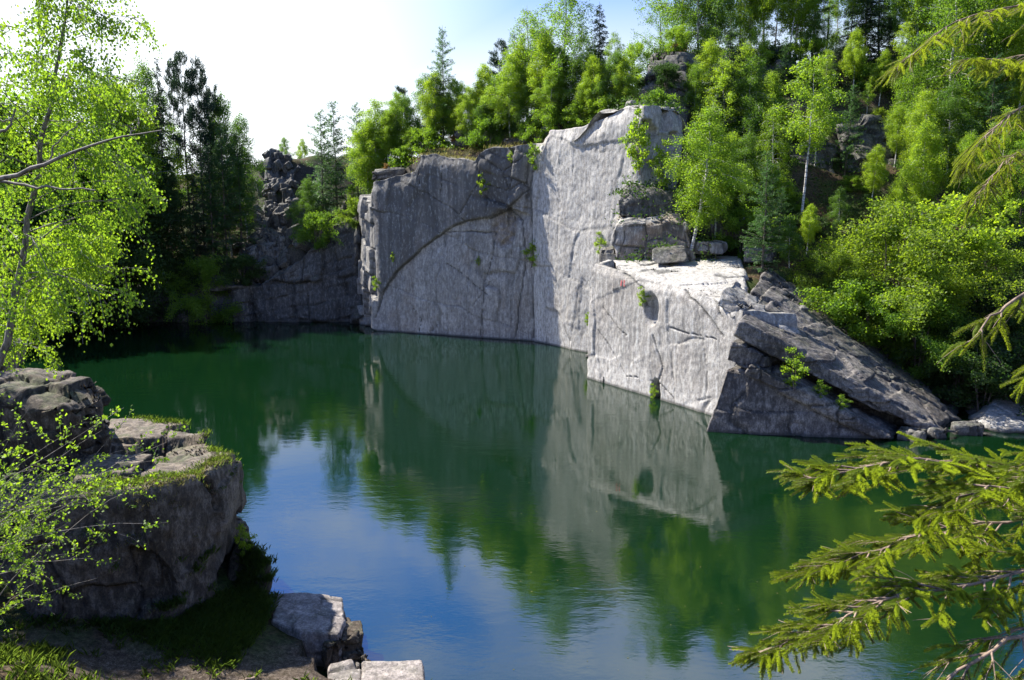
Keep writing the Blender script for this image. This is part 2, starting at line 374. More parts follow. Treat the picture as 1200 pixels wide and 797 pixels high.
# --- cliffs: a relief sheet that follows a plan line, runs up to a traced rim and then back over the top
class Cliff:
    def __init__(s, plan, rim, zb=-1.2, res=.09):
        s.P = np.array(plan, float); seg = np.diff(s.P, axis=0); s.L = np.hypot(seg[:, 0], seg[:, 1]); s.S = np.concatenate([[0], np.cumsum(s.L)])
        s.seg = seg/s.L[:, None]; s.nrm = np.stack([s.seg[:, 1], -s.seg[:, 0]], 1)    # towards the lake when the plan runs left to right
        s.rim = sorted(s.sz(px, py) for px, py in rim) if rim and len(rim[0]) == 2 else sorted((a, b) for a, b, _ in rim)
        s.zb = zb; s.res = res
    def sz(s, px, py, seg=None):
        d = ray(px, py); best = None
        for i in (range(len(s.L)) if seg is None else [seg]):
            a = s.P[i]; n = s.nrm[i]; den = d.x*n[0]+d.y*n[1]
            if abs(den) < 1e-6: continue
            t = (a[0]*n[0]+a[1]*n[1])/den; x, y = d.x*t, d.y*t
            u = (x-a[0])*s.seg[i][0]+(y-a[1])*s.seg[i][1]
            bad = max(0, -u, u-s.L[i])
            if t > 0 and (best is None or bad < best[0]): best = (bad, s.S[i]+min(max(u, 0), s.L[i]), CAMZ+d.z*t)
        return best[1], best[2]
    def plan(s, q):
        q = np.clip(q, 0, s.S[-1]-1e-6); i = np.clip(np.searchsorted(s.S, q, 'right')-1, 0, len(s.L)-1)
        return s.P[i]+s.seg[i]*(q-s.S[i])[:, None]
    def normal(s, q):
        r = np.stack([np.interp(q, *s._ncurve(k)) for k in (0, 1)], 1); return r/np.linalg.norm(r, axis=1)[:, None]
    def _ncurve(s, k):
        xs_, v = [], []
        for i in range(len(s.L)):
            e = min(.35, s.L[i]*.3); xs_ += [s.S[i]+e, s.S[i+1]-e]; v += [s.nrm[i][k]]*2
        return xs_, v
    def mesh(s, name, relief, back=4.0, slope=.0, mt='granite', rimjit=.15, seed=0, capamp=1.0):
        q = np.arange(0, s.S[-1], s.res); q = np.append(q, s.S[-1]); nz = int((max(z for _, z in s.rim)-s.zb)/s.res)
        rx = [a for a, _ in s.rim]; rz = [b_ for _, b_ in s.rim]
        top = np.interp(q, rx, rz)+fbm(np.stack([q*1.2, q*0+seed, q*0], 1), seed, 3)*rimjit
        pl = s.plan(q); nm = s.normal(q)
        T = np.linspace(0, 1, nz); S2, T2 = np.meshgrid(q, T); Z = s.zb+(top[None, :]-s.zb)*T2
        off, at = relief(S2.ravel(), Z.ravel(), np.broadcast_to(top, Z.shape).ravel())
        X = pl[None, :, 0]+nm[None, :, 0]*off.reshape(Z.shape); Y = pl[None, :, 1]+nm[None, :, 1]*off.reshape(Z.shape)
        rows = [np.stack([X, Y, Z], 2)]; atr = {k: [v.reshape(Z.shape)] for k, v in at.items()}
        # top going back
        nb_ = int(back/.14); last = rows[0][-1]
        B = np.zeros((nb_, len(q), 3))
        for j in range(nb_):
            t = (j+1)*.14
            B[j, :, 0] = last[:, 0]-nm[:, 0]*t; B[j, :, 1] = last[:, 1]-nm[:, 1]*t
            B[j, :, 2] = last[:, 2]+slope*t
        B2 = B.reshape(-1, 3); tt = np.repeat((np.arange(nb_)+1)*.14, len(q))
        f1, f2, cr, cc = worley(B2*.7, seed+5)
        B2[:, 2] += capamp*((cr[:, 0]-.6)*.5+fbm(B2*.8, seed+2, 3)*.3)*sstep(0, .8, tt)-sstep(back*.55, back, tt)*1.5
        rows.append(B2.reshape(B.shape)); G = np.concatenate(rows, 0); h, w_ = G.shape[:2]
        crk = sstep(.12, .03, f2-f1).reshape(B.shape[:2])
        AA = {k: np.concatenate([v[0], crk if k == 'crack' else np.zeros(B.shape[:2])], 0).ravel() for k, v in atr.items()}
        V_ = G.reshape(-1, 3); V_ = V_+fbm3(V_*3.1, seed+9, 2)*.02
        I_ = np.arange(h*w_).reshape(h, w_)
        F_ = np.stack([I_[:-1, :-1].ravel(), I_[:-1, 1:].ravel(), I_[1:, 1:].ravel(), I_[1:, :-1].ravel()], 1)
        bvh_add(V_, F_)
        return np_mesh(name, V_, F_, M[mt], False, AA)
def poly_d(S, Z, pts):
    """distance to a polyline in (s, z), and the share along it"""
    d = np.full(S.shape, 1e9)
    for (a, b_), (c, e) in zip(pts[:-1], pts[1:]):
        ex, ez = c-a, e-b_; t = np.clip(((S-a)*ex+(Z-b_)*ez)/(ex*ex+ez*ez+1e-9), 0, 1)
        d = np.minimum(d, np.hypot(S-a-t*ex, Z-b_-t*ez))
    return d
# main cliff
ext = lambda a, b_, px: None
d23 = np.array(A3)-np.array(A2); d23 /= np.hypot(*d23)
tx = (750-CX)/F
# the sunlit wall runs on behind the block in front of it
u = 0
while True:
    q = np.array(A3)+d23*u
    if q[0] > x_at(752, q[1], 12) or u > 8: break
    u += .05
A4 = tuple(q); A5 = (A4[0]+2.5, A4[1]+2.6)
MC = Cliff([A0, A1, A2, A4, A5], [(424, 232), (430, 222), (440, 213), (452, 211), (463, 206), (487, 200), (491, 183), (508, 179), (524, 184), (558, 188), (563, 180), (577, 173), (612, 171), (634, 167), (641, 153), (671, 149), (700, 142), (722, 131), (735, 124), (747, 127)], res=.085)
MC.rim = sorted(MC.rim+[(0, MC.rim[0][1]-1.5), (MC.S[-1], MC.rim[-1][1]+.3)])
def mc(*pp, seg=1): return [MC.sz(a, b_, seg) for a, b_ in pp]
cr_main = mc((436, 372), (447, 345), (464, 319), (487, 299), (509, 279), (526, 268), (546, 258), (575, 256), (596, 246), (622, 222))
cr_ledge = mc((522, 272), (550, 271), (578, 273))
CR = [(cr_main, .05), (cr_ledge, .05), (mc((580, 273), (577, 300), (566, 330), (563, 394)), .035), (mc((462, 210), (500, 226), (532, 246), (545, 257)), .03),
      (mc((560, 188), (562, 215), (548, 235), (540, 250)), .04), (mc((563, 182), (590, 200), (610, 188), (634, 170)), .045), (mc((590, 200), (596, 225), (612, 215), (636, 225)), .04),
      (mc((596, 246), (612, 260), (616, 300), (610, 340), (603, 396)), .045), (mc((625, 170), (622, 222), (630, 260), (628, 320), (622, 398)), .05),
      (mc((521, 308), (545, 325), (570, 345)), .025), (mc((480, 355), (492, 375), (490, 392)), .022), (mc((500, 395), (512, 378)), .02), (mc((560, 213), (585, 222), (596, 225)), .03), (mc((520, 190), (516, 240)), .02),
      (mc((573, 330), (558, 350), (545, 372)), .02), (mc((490, 186), (492, 215)), .03), (mc((570, 175), (600, 190)), .03)]
CR2 = [(mc((641, 160), (656, 240), (652, 330), (640, 398), seg=2), .02), (mc((640, 250), (690, 262), (720, 240), seg=2), .018), (mc((668, 150), (700, 180), (735, 170), seg=2), .018), (mc((700, 145), (696, 230), (700, 330), (694, 400), seg=2), .02),
       (mc((655, 320), (680, 340), (700, 320), seg=2), .015), (mc((745, 200), (722, 250), (706, 310), (700, 372), seg=2), .05), (mc((676, 205), (690, 212), seg=2), .03), (mc((662, 180), (668, 186), seg=2), .03)]
s1, s2, s3 = MC.S[1], MC.S[2], MC.S[3]
rub = mc((590, 268))[0]
stains = [mc((593, 290), (594, 362)), mc((541, 235), (540, 252)), mc((566, 178), (567, 205)), mc((520, 275), (520, 292)), mc((549, 272), (549, 290)), mc((545, 188), (547, 232)), mc((505, 200), (504, 250)), mc((526, 188), (527, 240)), mc((480, 210), (481, 262)), mc((610, 290), (606, 330))]
def main_relief(S, Z, top):
    P_ = np.stack([S, Z, S*0], 1); wob = fbm3(P_*.9, 3, 3)*.13
    Sw, Zw = S+wob[:, 0], Z+wob[:, 1]
    off = fbm(P_*np.array([.25, .25, 1]), 21, 2)*.16+fbm(P_*np.array([1.6, 1.1, 1]), 22, 3)*.03
    crack = np.zeros(S.shape); stain = np.zeros(S.shape); rust = np.zeros(S.shape); pale = np.zeros(S.shape)
    # faces stepped by joints
    f1, f2, cr, cc = worley(P_*np.array([.30, .22, 1])+fbm3(P_*.5, 8, 2)*.12, 44)
    off += (cr[:, 0]-.5)*.12
    jn = sstep(.02, .008, f2-f1)*.4
    dep = top-Z; nn_ = fbm(np.stack([S*2.3, Z*.05, S*0], 1), 91, 4)*.5+.5; ln = 1.5+7*(fbm(np.stack([S*.9, S*0, S*0], 1), 92, 3)*.5+.5)
    rim_st = sstep(.47, .58, nn_)*sstep(ln, ln*.3, dep); stain = np.maximum(stain, rim_st*np.where(S < s2, .95, .42))
    rust += .45*sstep(.58, .7, fbm(np.stack([S*.9, Z*.35, S*0], 1), 93, 4)*.5+.5)
    # rough left face
    m0 = sstep(s1+.25, s1-.2, S)
    f1, f2, cr, cc = worley(P_*np.array([1.1, .55, 1]), 45)
    off += m0*((cr[:, 0]-.5)*.8+(cr[:, 1]-.5)*(S-cc[:, 0]/1.1)*.5); jn = np.maximum(jn, m0*sstep(.08, .02, f2-f1))
    # broken rock, upper right of the shaded wall
    a, b_ = mc((600, 215))[0]
    m1 = sstep(1.0, .6, np.hypot((S-a)/3.1, (Z-b_)/3.4))*sstep(s2-.05, s2-.5, S)
    f1, f2, cr, cc = worley(P_*np.array([.75, .6, 1]), 46)
    off += m1*((cr[:, 0]-.5)*.5+(cr[:, 1]-.5)*(Z-cc[:, 1]/.6)*.35+(cr[:, 2]-.5)*(S-cc[:, 0]/.75)*.35); jn = np.maximum(jn, m1*sstep(.06, .015, f2-f1))
    stain += m1*.4
    # upper part stands proud of the slab below the arched crack
    zc = np.interp(S, [p[0] for p in cr_main], [p[1] for p in cr_main])
    up = sstep(-.06, .03, Zw-zc)*sstep(s1-.1, s1+.6, S)*sstep(s2-.1, s2-1.0, S)
    off += up*.15-.10*(1-up)*sstep(s1, s1+1, S)*(S < s2)
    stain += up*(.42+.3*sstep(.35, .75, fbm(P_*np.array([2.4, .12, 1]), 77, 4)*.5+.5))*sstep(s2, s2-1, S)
    pale += (1-up)*(S < s2)*.3+(S > s2)*(.8+.4*sstep(.4, .65, fbm(P_*np.array([.6, .3, 1]), 94, 4)*.5+.5)); stain += (S < s2)*(.22+.2*sstep(.45, .6, fbm(P_*np.array([1.3, .10, 1]), 95, 4)*.5+.5))  # shade darkened into the left face's colour, sunlight paled into the right's
    for pts, wd in CR:
        d = poly_d(Sw, Zw, pts)+.03*np.maximum(0, fbm(P_*2.2, 66, 3)); crack = np.maximum(crack, sstep(wd*1.3, wd*.5, d)*(S < s2+.2))
    for pts, wd in CR2:
        d = poly_d(Sw, Zw, pts); crack = np.maximum(crack, .4*sstep(wd*1.5, wd*.6, d)*(S > s2))
    # crumbling patch
    m2 = sstep(1.15, .8, np.hypot((Sw-rub[0])/.85, (Zw-rub[1])/1.25))
    off += m2*(-.25+fbm(P_*3.5, 61, 4)*.35); rust += m2*.8
    crack = np.maximum(crack, jn)
    for pts in stains:
        d = np.abs(S-np.interp(Z, [pts[1][1], pts[0][1]], [pts[1][0], pts[0][0]])+wob[:, 0]*.5)
        vz = sstep(pts[1][1]-.6, pts[1][1]+.4, Z)*sstep(pts[0][1]+.25, pts[0][1], Z)
        stain = np.maximum(stain, .95*sstep(.20, .05, d)*vz)
    m4 = sstep(s3-.5, s3+.2, S)
    f1, f2, cr, cc = worley(P_*np.array([.9, .6, 1]), 58)
    off += m4*((cr[:, 0]-.5)*.9+(cr[:, 1]-.5)*(Z-cc[:, 1]/.6)*.4); jn = np.maximum(jn, m4*sstep(.06, .015, f2-f1)); stain += m4*.45
    # drill ledges of the sunlit wall
    m3 = sstep(s2, s2+.6, S)
    f1, f2, cr, cc = worley(P_*np.array([.9, .25, 1]), 52)
    off += m3*((cr[:, 0]-.5)*.05); crack = np.maximum(crack, m3*.2*sstep(.03, .01, f2-f1))
    off -= sstep(1.2, 0, top-Z)**2*.35*(fbm(P_*1.5, 63, 2)*.5+.6)
    off -= crack*np.where(S > s2, .06, .12)
    off += fbm(P_*6, 64, 3)*.018
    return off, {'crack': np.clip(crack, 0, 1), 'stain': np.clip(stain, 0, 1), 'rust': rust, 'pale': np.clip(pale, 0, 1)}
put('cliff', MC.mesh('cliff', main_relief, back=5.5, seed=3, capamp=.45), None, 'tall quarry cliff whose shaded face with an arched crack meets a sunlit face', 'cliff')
# far left cliff
c_pts = [(-50, 58), (-40, 58.5), w(100, 380), w(196, 378), w(255, 377), w(300, 378), w(345, 377.5), w(408, 378), w(424, 379.3), (-10.5, 61.5)]
FC = Cliff(c_pts, [(10, 345), (100, 342), (196, 334), (245, 328), (262, 333), (300, 336), (330, 322), (350, 305), (368, 285), (385, 268), (405, 255), (424, 240)], res=.13)
FC.rim = sorted(FC.rim+[(0, FC.rim[0][1]), (FC.S[-1], FC.rim[-1][1])])
def far_relief(S, Z, top):
    P_ = np.stack([S, Z, S*0], 1)
    off = fbm(P_*.2, 31, 3)*.9-.35*np.maximum(Z, 0)*.4
    f1, f2, cr, cc = worley(P_*np.array([.62, .38, 1])+fbm3(P_*.7, 6, 2)*.12, 33)
    off += (cr[:, 0]-.5)*1.1+(cr[:, 1]-.5)*(S-cc[:, 0]/.62)*.4+(cr[:, 2]-.5)*(Z-cc[:, 1]/.38)*.35
    crack = sstep(.09, .02, f2-f1)
    f1, f2, cr, cc = worley(P_*np.array([1.7, 1.0, 1]), 34)
    off += (cr[:, 0]-.5)*.28; crack = np.maximum(crack, .6*sstep(.09, .03, f2-f1))
    off -= crack*.2
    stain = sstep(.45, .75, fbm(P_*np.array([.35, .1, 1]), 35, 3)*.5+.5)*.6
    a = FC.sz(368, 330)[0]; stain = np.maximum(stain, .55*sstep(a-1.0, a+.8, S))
    return off+.3, {'crack': crack, 'stain': np.clip(stain+.35, 0, 1), 'rust': 0*S, 'pale': 0*S}  # whole far cliff darkened evenly, and more at its right end
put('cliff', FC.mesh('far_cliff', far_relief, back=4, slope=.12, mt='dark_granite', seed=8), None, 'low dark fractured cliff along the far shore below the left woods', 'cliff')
# sunlit block in front: its own relief wall with a flat top
d12 = np.array(B2)-np.array(B1); d12 /= np.hypot(*d12)
B0 = (B1[0]+1.6, B1[1]+2.6)
B2e = tuple(np.array(B2)+d12*1.75)
SB = Cliff([B0, B1, B2e, (B2e[0]+2.5, B2e[1]+.6)], [(709, 304), (715, 314), (729, 319), (765, 330), (800, 338), (835, 352), (866, 364)], res=.06)
SB.rim = sorted(SB.rim+[(0, SB.rim[0][1]+.05), (SB.S[-1], SB.rim[-1][1]-.2)])
def sb(*pp): return [SB.sz(a, b_, 1) for a, b_ in pp]
SCR = [(sb((729, 320), (756, 338), (757, 360)), .035), (sb((706, 360), (722, 385), (735, 392)), .02), (sb((765, 392), (778, 430), (772, 448), (790, 465)), .03), (sb((800, 340), (822, 360), (848, 395)), .04),
       (sb((700, 385), (735, 440), (768, 447)), .015), (sb((757, 378), (800, 388), (845, 400)), .015), (sb((835, 352), (846, 372)), .04)]
def sb_relief(S, Z, top):
    P_ = np.stack([S, Z, S*0], 1); wob = fbm3(P_*1.3, 13, 3)*.10; Sw, Zw = S+wob[:, 0], Z+wob[:, 1]
    off = fbm(P_*.4, 71, 2)*.09+fbm(P_*np.array([3, 2, 1]), 72, 3)*.018
    crack = 0*S
    for pts, wd in SCR: crack = np.maximum(crack, sstep(wd*1.5, wd*.5, poly_d(Sw, Zw, pts)))
    f1, f2, cr, cc = worley(P_*np.array([.5, .33, 1])+fbm3(P_*.6, 4, 2)*.1, 73)
    off += (cr[:, 0]-.5)*.10; crack = np.maximum(crack, .4*sstep(.025, .01, f2-f1))
    a, b_ = sb((764, 362))[0]; m_ = sstep(1, .5, np.hypot((Sw-a)/.55, (Zw-b_)/.9)); off -= m_*.35; crack = np.maximum(crack, m_*.35)
    a, b_ = sb((769, 462))[0]; m_ = sstep(1, .6, np.hypot((Sw-a)/.35, (Zw-b_)/.8)); off -= m_*.5; crack = np.maximum(crack, m_*.8)
    off += .05*Z*0-sstep(.5, 0, top-Z)**2*.16
    stain = .38*sstep(.50, .68, fbm(np.stack([S*2.6, Z*.14, S*0], 1), 75, 5)*.5+.5)*sstep(.6, 1.8, Z)
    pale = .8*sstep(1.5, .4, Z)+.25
    off -= crack*.10
    return off+fbm(P_*7, 76, 3)*.012, {'crack': crack, 'stain': stain, 'rust': .18*sstep(.5, .7, fbm(P_*.8, 78, 3)*.5+.5), 'pale': pale}
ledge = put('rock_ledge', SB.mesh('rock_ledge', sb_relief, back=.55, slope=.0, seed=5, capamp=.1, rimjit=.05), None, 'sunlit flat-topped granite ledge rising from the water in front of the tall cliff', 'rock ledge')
def P3(px, py, Y): return at_y(px, py, Y)
lt = []
for q_, z_ in SB.rim:
    if SB.S[1]+.05 < q_ < SB.S[2]-.05:
        p_ = SB.plan(np.array([q_]))[0]-SB.nrm[1]*.16; lt += [Vector((p_[0], p_[1], z_+.03)), Vector((p_[0]-SB.nrm[1][0]*.4, p_[1]-SB.nrm[1][1]*.4, z_-1.6))]
lt += [P3(712, 303, 44.5), P3(800, 297, 46), P3(868, 300, 44), P3(872, 318, 39), P3(874, 345, 35), (12, 44, 3), (6, 45, 3), (11.5, 36, 3)]
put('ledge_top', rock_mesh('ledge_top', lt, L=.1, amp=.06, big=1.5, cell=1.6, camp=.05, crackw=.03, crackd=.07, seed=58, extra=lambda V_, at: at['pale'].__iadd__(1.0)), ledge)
#
T0 = []
for (a, b_), (c, d) in [((729.5, 328.5), (728.8, 335)), ((732.3, 328), (732.6, 335.5))]:
    for (u_, v_), o2 in (((a, b_), .07), ((c, d), .07)):
        q_, z_ = SB.sz(u_, v_, 1); p_ = SB.plan(np.array([q_]))[0]; e_ = SB.seg[1]*.045
        T0 += [(p_[0]-e_[0], p_[1]-e_[1], z_), (p_[0]+e_[0], p_[1]+e_[1], z_)]
MARK = T0
rock('boulder', 'big cut block with a rust-brown face behind the flat-topped ledge', 'boulder', [P3(728, 255, 44), P3(800, 248, 44), P3(806, 262, 43.2), P3(812, 308, 43.0), P3(724, 308, 43.5), P3(718, 285, 43.7), P3(722, 262, 43.7), P3(728, 252, 49), P3(812, 252, 49), P3(812, 306, 49), P3(724, 306, 49)], L=.1, amp=.22, big=1.0, camp=.14, seed=11, mt='granite', extra=lambda V_, at: at['rust'].__iadd__(.8*sstep(.42, .55, fbm(V_*.8, 5, 3)*.5+.5)))
rock('boulder', 'dark stepped block lying on top of the rust-brown cut block', 'boulder', [P3(733, 217, 45.3), P3(775, 219, 45.3), P3(790, 226, 45), P3(797, 250, 44.4), P3(728, 256, 44.2), P3(724, 236, 44.6), P3(735, 212, 50), P3(800, 222, 50), P3(804, 252, 50), P3(730, 254, 50)], L=.12, amp=.14, camp=.12, seed=12, mt='dark_granite')
rock('boulder', 'narrow shaded rock wedged between the sunlit wall and the ledge', 'boulder', [P3(704, 292, 44), P3(722, 288, 44), P3(722, 312, 43.5), P3(708, 360, 43.2), P3(697, 400, 43.0), P3(700, 330, 43.5), P3(716, 300, 48), P3(716, 420, 47), P3(694, 440, 43.2)], L=.13, amp=.15, camp=.15, seed=13, mt='dark_granite')
rock('boulder', 'dark flat-topped table stone lying on the sunlit ledge', 'boulder', [P3(765, 292, 41.5), P3(803, 291, 41.5), P3(806, 302, 41), P3(802, 307, 40.8), P3(771, 309, 40.8), P3(764, 304, 41), P3(770, 288, 42.8), P3(802, 288, 42.8), P3(802, 303, 42.8), P3(768, 304, 42.8)], L=.06, amp=.05, big=.5, cell=3, camp=.02, seed=14, mt='dark_granite')
rock('boulder', 'pale grey stone under the birch at the back of the ledge', 'boulder', box_pts(P3(828, 290, 43.5), (1.5, 1.2, .55), (0, .1, .3), seed=3), L=.07, amp=.06, seed=15)
for i, (a, b_, Y, s_, lb) in enumerate([(850, 268, 45.5, (2.4, 1.6, 1.0), 'dark rock step at the foot of the birches above the ledge'), (890, 300, 42, (1.8, 1.4, .7), 'flat mossy rock beside the larch on the ledge edge')]):
    rock('boulder', lb, 'boulder', box_pts(P3(a, b_, Y), s_, (0, .08, .2+i), seed=30+i), L=.1, amp=.1, camp=.08, seed=30+i, mt='dark_granite')
# crag above the sunlit wall
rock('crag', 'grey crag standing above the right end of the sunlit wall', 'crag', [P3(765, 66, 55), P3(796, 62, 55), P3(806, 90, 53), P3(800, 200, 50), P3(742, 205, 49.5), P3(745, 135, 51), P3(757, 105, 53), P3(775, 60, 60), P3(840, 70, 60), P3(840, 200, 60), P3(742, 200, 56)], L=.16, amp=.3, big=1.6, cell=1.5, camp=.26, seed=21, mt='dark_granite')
rock('crag', 'pale leaning rock slab beside the sunlit wall top', 'crag', [P3(731, 124, 47.5), P3(748, 130, 48), P3(768, 150, 49), P3(772, 215, 48), P3(742, 214, 47.0), P3(740, 150, 47.5), P3(745, 122, 51), P3(775, 160, 52), P3(770, 215, 52)], L=.12, amp=.25, cell=1.0, camp=.3, seed=22)
for i, (pts, lb) in enumerate([
  ([P3(985, 148, 52), P3(1016, 142, 52), P3(1046, 150, 52.5), P3(1048, 205, 50), P3(1000, 208, 49.6), P3(982, 180, 50.5), P3(990, 140, 55), P3(1050, 140, 55), P3(1040, 210, 54), P3(985, 210, 54)], 'blocky rock outcrop among the trees halfway up the right slope'),
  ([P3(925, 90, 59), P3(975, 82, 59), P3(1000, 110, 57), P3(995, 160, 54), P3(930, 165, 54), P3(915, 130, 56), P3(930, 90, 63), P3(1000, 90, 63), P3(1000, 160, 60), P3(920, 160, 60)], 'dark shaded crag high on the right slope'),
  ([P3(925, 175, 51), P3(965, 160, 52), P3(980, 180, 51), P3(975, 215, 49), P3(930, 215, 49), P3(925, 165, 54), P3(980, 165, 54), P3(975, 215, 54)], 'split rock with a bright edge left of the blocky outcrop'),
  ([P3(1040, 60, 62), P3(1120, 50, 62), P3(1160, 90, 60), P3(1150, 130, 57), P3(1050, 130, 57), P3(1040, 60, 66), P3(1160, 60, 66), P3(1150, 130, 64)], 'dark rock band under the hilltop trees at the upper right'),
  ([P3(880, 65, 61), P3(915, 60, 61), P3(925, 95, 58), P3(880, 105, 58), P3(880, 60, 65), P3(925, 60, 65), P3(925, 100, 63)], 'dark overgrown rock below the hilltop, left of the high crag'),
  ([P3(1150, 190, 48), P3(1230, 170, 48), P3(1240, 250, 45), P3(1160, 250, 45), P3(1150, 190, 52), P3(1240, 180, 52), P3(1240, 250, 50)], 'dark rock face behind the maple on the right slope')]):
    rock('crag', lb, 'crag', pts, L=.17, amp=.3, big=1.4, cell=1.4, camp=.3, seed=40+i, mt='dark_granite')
# tilted outcrop
rock('rock_outcrop', 'shaded grey wedge of rock rising from the water under the tilted slabs', 'rock outcrop', [(*B3, -1), (*B3, .05), P3(850, 432, 31.7), P3(888, 440, 31.3), P3(960, 478, 30.9), P3(1045, 513, 30.4), (*w(1045, 516), -1), (14.5, 33.5, -1), P3(880, 420, 33.5), (9.6, 35, -1), (16, 32, -1), P3(1060, 508, 31.5)], L=.1, amp=.10, big=2, cell=2.2, camp=.10, crackw=.03, seed=51, stretch=(1.6, 1.2, .8), mt='slate')
def plate(front1, front2, back1, back2, th):
    a, b_, c, d = [Vector(p) for p in (front1, front2, back1, back2)]; dn = Vector((-.15, .1, -th))
    mid = (a+b_)/2+Vector((.1, -.15, 0))
    return [a, b_, c, d, mid, a+dn, b_+dn*.5, c+dn, d+dn*.6, mid+dn*.9]
kw = dict(L=.08, amp=.09, big=1.6, cell=1.2, camp=.10, crackw=.025, fine=.04, stretch=(2.6, 1.0, .6), mt='slate')
rock('slanted_rock', 'long tilted slab with a bright ridged surface sliding down into the water', 'slanted rock', plate(P3(866, 376, 31.6), P3(1108, 510, 30.7), P3(905, 338, 36.5), P3(1130, 494, 33.5), .62), seed=52, extra=lambda V_, at: at['pale'].__iadd__(.5*sstep(.4, .6, fbm(V_*1.2, 5, 3)*.5+.5)), **kw)
rock('slanted_rock', 'dark brown upper slab lying along the foot of the bushes', 'slanted rock', plate(P3(880, 342, 35), P3(1118, 494, 33), P3(900, 312, 39.5), P3(1130, 480, 36), .9), seed=53, **kw)
rock('slanted_rock', 'thin lower slab with a pale upper face beneath the overhanging slab', 'slanted rock', plate(P3(878, 428, 31.0), P3(1046, 514, 30.1), P3(900, 410, 33.5), P3(1060, 505, 31.8), .4), seed=54, **kw)
rock('slanted_rock', 'shadowed rock filling the back of the gap beneath the long tilted slab', 'slanted rock', [P3(880, 400, 33.4), P3(1080, 505, 32.2), P3(900, 380, 34.5), P3(1090, 500, 34), (9.8, 33.4, 0), (10.5, 37, 0), (17, 32.5, -.5), (17.5, 34, -.5)], seed=59, **{**kw, 'mt': 'dark_granite'})
rock('slanted_rock', 'thin bright sheet of rock lying on the long tilted slab', 'slanted rock', plate(P3(885, 372, 32.8), P3(1010, 450, 31.6), P3(905, 352, 35), P3(1030, 440, 33.4), .22), seed=71, **kw)
rock('slanted_rock', 'narrow dark sheet between the long slab and the dark brown slab', 'slanted rock', plate(P3(930, 372, 34.5), P3(1090, 478, 32.8), P3(940, 358, 36.0), P3(1100, 470, 34), .3), seed=72, **{**kw, 'mt': 'dark_granite'})
rock('slanted_rock', 'dark wedge of rock in the gap under the long tilted slab', 'slanted rock', plate(P3(858, 400, 31.5), P3(900, 420, 31.4), P3(880, 390, 34), P3(930, 425, 33.4), .9), seed=55, **kw)
rock('slanted_rock', 'split white stone standing on edge at the right end of the sunlit ledge', 'slanted rock', plate(P3(846, 340, 33.5), P3(885, 378, 32.6), P3(862, 328, 36), P3(905, 362, 34.5), .6), seed=56, **{**kw, 'mt': 'granite'})
rock('slanted_rock', 'rough broken rock between the white stone and the tilted slab', 'slanted rock', plate(P3(868, 352, 34), P3(930, 396, 32.6), P3(885, 338, 37), P3(950, 385, 34), .5), seed=57, **{**kw, 'mt': 'granite'})
# right shore
rock('boulder', 'smooth pale boulder at the water on the right shore', 'boulder', [P3(1140, 500, 31.8), P3(1165, 476, 33), P3(1200, 470, 34), P3(1240, 470, 34), P3(1240, 508, 31), P3(1180, 502, 31.2), (19, 32, -1), (22, 31.5, -1), (23, 36, -1), (19, 36, -1), P3(1170, 455, 36)], L=.1, amp=.15, cell=1.5, camp=.1, seed=61)
rock('boulder', 'dark rock behind the pale shore boulder', 'boulder', [P3(1180, 440, 36), P3(1260, 430, 36), P3(1260, 490, 33), P3(1190, 475, 34), P3(1180, 430, 40), P3(1260, 430, 40), P3(1200, 480, 38), P3(1165, 450, 35)], L=.12, amp=.2, cell=1.2, camp=.16, seed=62, mt='dark_granite')
for i, (px, py, s_, lb) in enumerate([(716, 447, .7, 'wet stone at the foot of the sunlit ledge near its left end'), (1068, 513, .9, 'dark stone at the water below the tilted slabs'), (1092, 511, .6, 'small stone at the water beside the end of the slabs'), (1132, 507, .8, 'stone between the tilted slab and the pale shore boulder'), (700, 418, .8, 'rock wedged at the water between wall and ledge')]):
    p = at_z(px, py); rock('stone', lb, 'stone', box_pts((p.x, p.y, .05), (s_*1.3, s_, s_*.7), (.1, .1, i), .2, 60+i, .5), L=.07, amp=.08, big=.5, cell=.7, camp=.06, seed=110+i, mt='dark_granite')
# scree
rn = random.Random(4)
scree = [rock_mesh('scree_stone', box_pts((0, 0, 0), (1.0+.2*i, .9, .75), (0, 0, 0), .2, 70+i, .5), L=.16, amp=.1, big=.6, cell=.8, camp=.05, seed=70+i, mt='dark_granite') for i in range(5)]  # dark rock colour puts the chute's shade into the stones
for _ in range(5): BV.pop()
tr_h = lambda x, y: float(height(np.array([x]), np.array([y]))[0])
sc_words = []
for i in range(190):
    t = i/190; py = 332-146*t; Y = 62.8+13.5*t
    px = 322+rn.gauss(0, 13)*(1.35-.5*t)+(-4 if t < .5 else 4); z = CAMZ+ray(px, py).z*(Y/ray(px, py).y)
    x = ray(px, py).x*(Y/ray(px, py).y); g = tr_h(x, Y)
    s_ = rn.uniform(.45, 1.0)*(1.45 if rn.random() < .12 else 1)
    o = put('boulder', scree[i % 5], None, 'grey angular boulder of the long scree chute between the far woods', 'boulder', 'boulders of the scree chute')
    o.location = (x, Y, g+.12+.2*rn.random()); o.rotation_euler = (rn.uniform(0, 6), rn.uniform(0, 6), rn.uniform(0, 6)); o.scale = (s_, s_*rn.uniform(.7, 1.1), s_*rn.uniform(.6, 1))
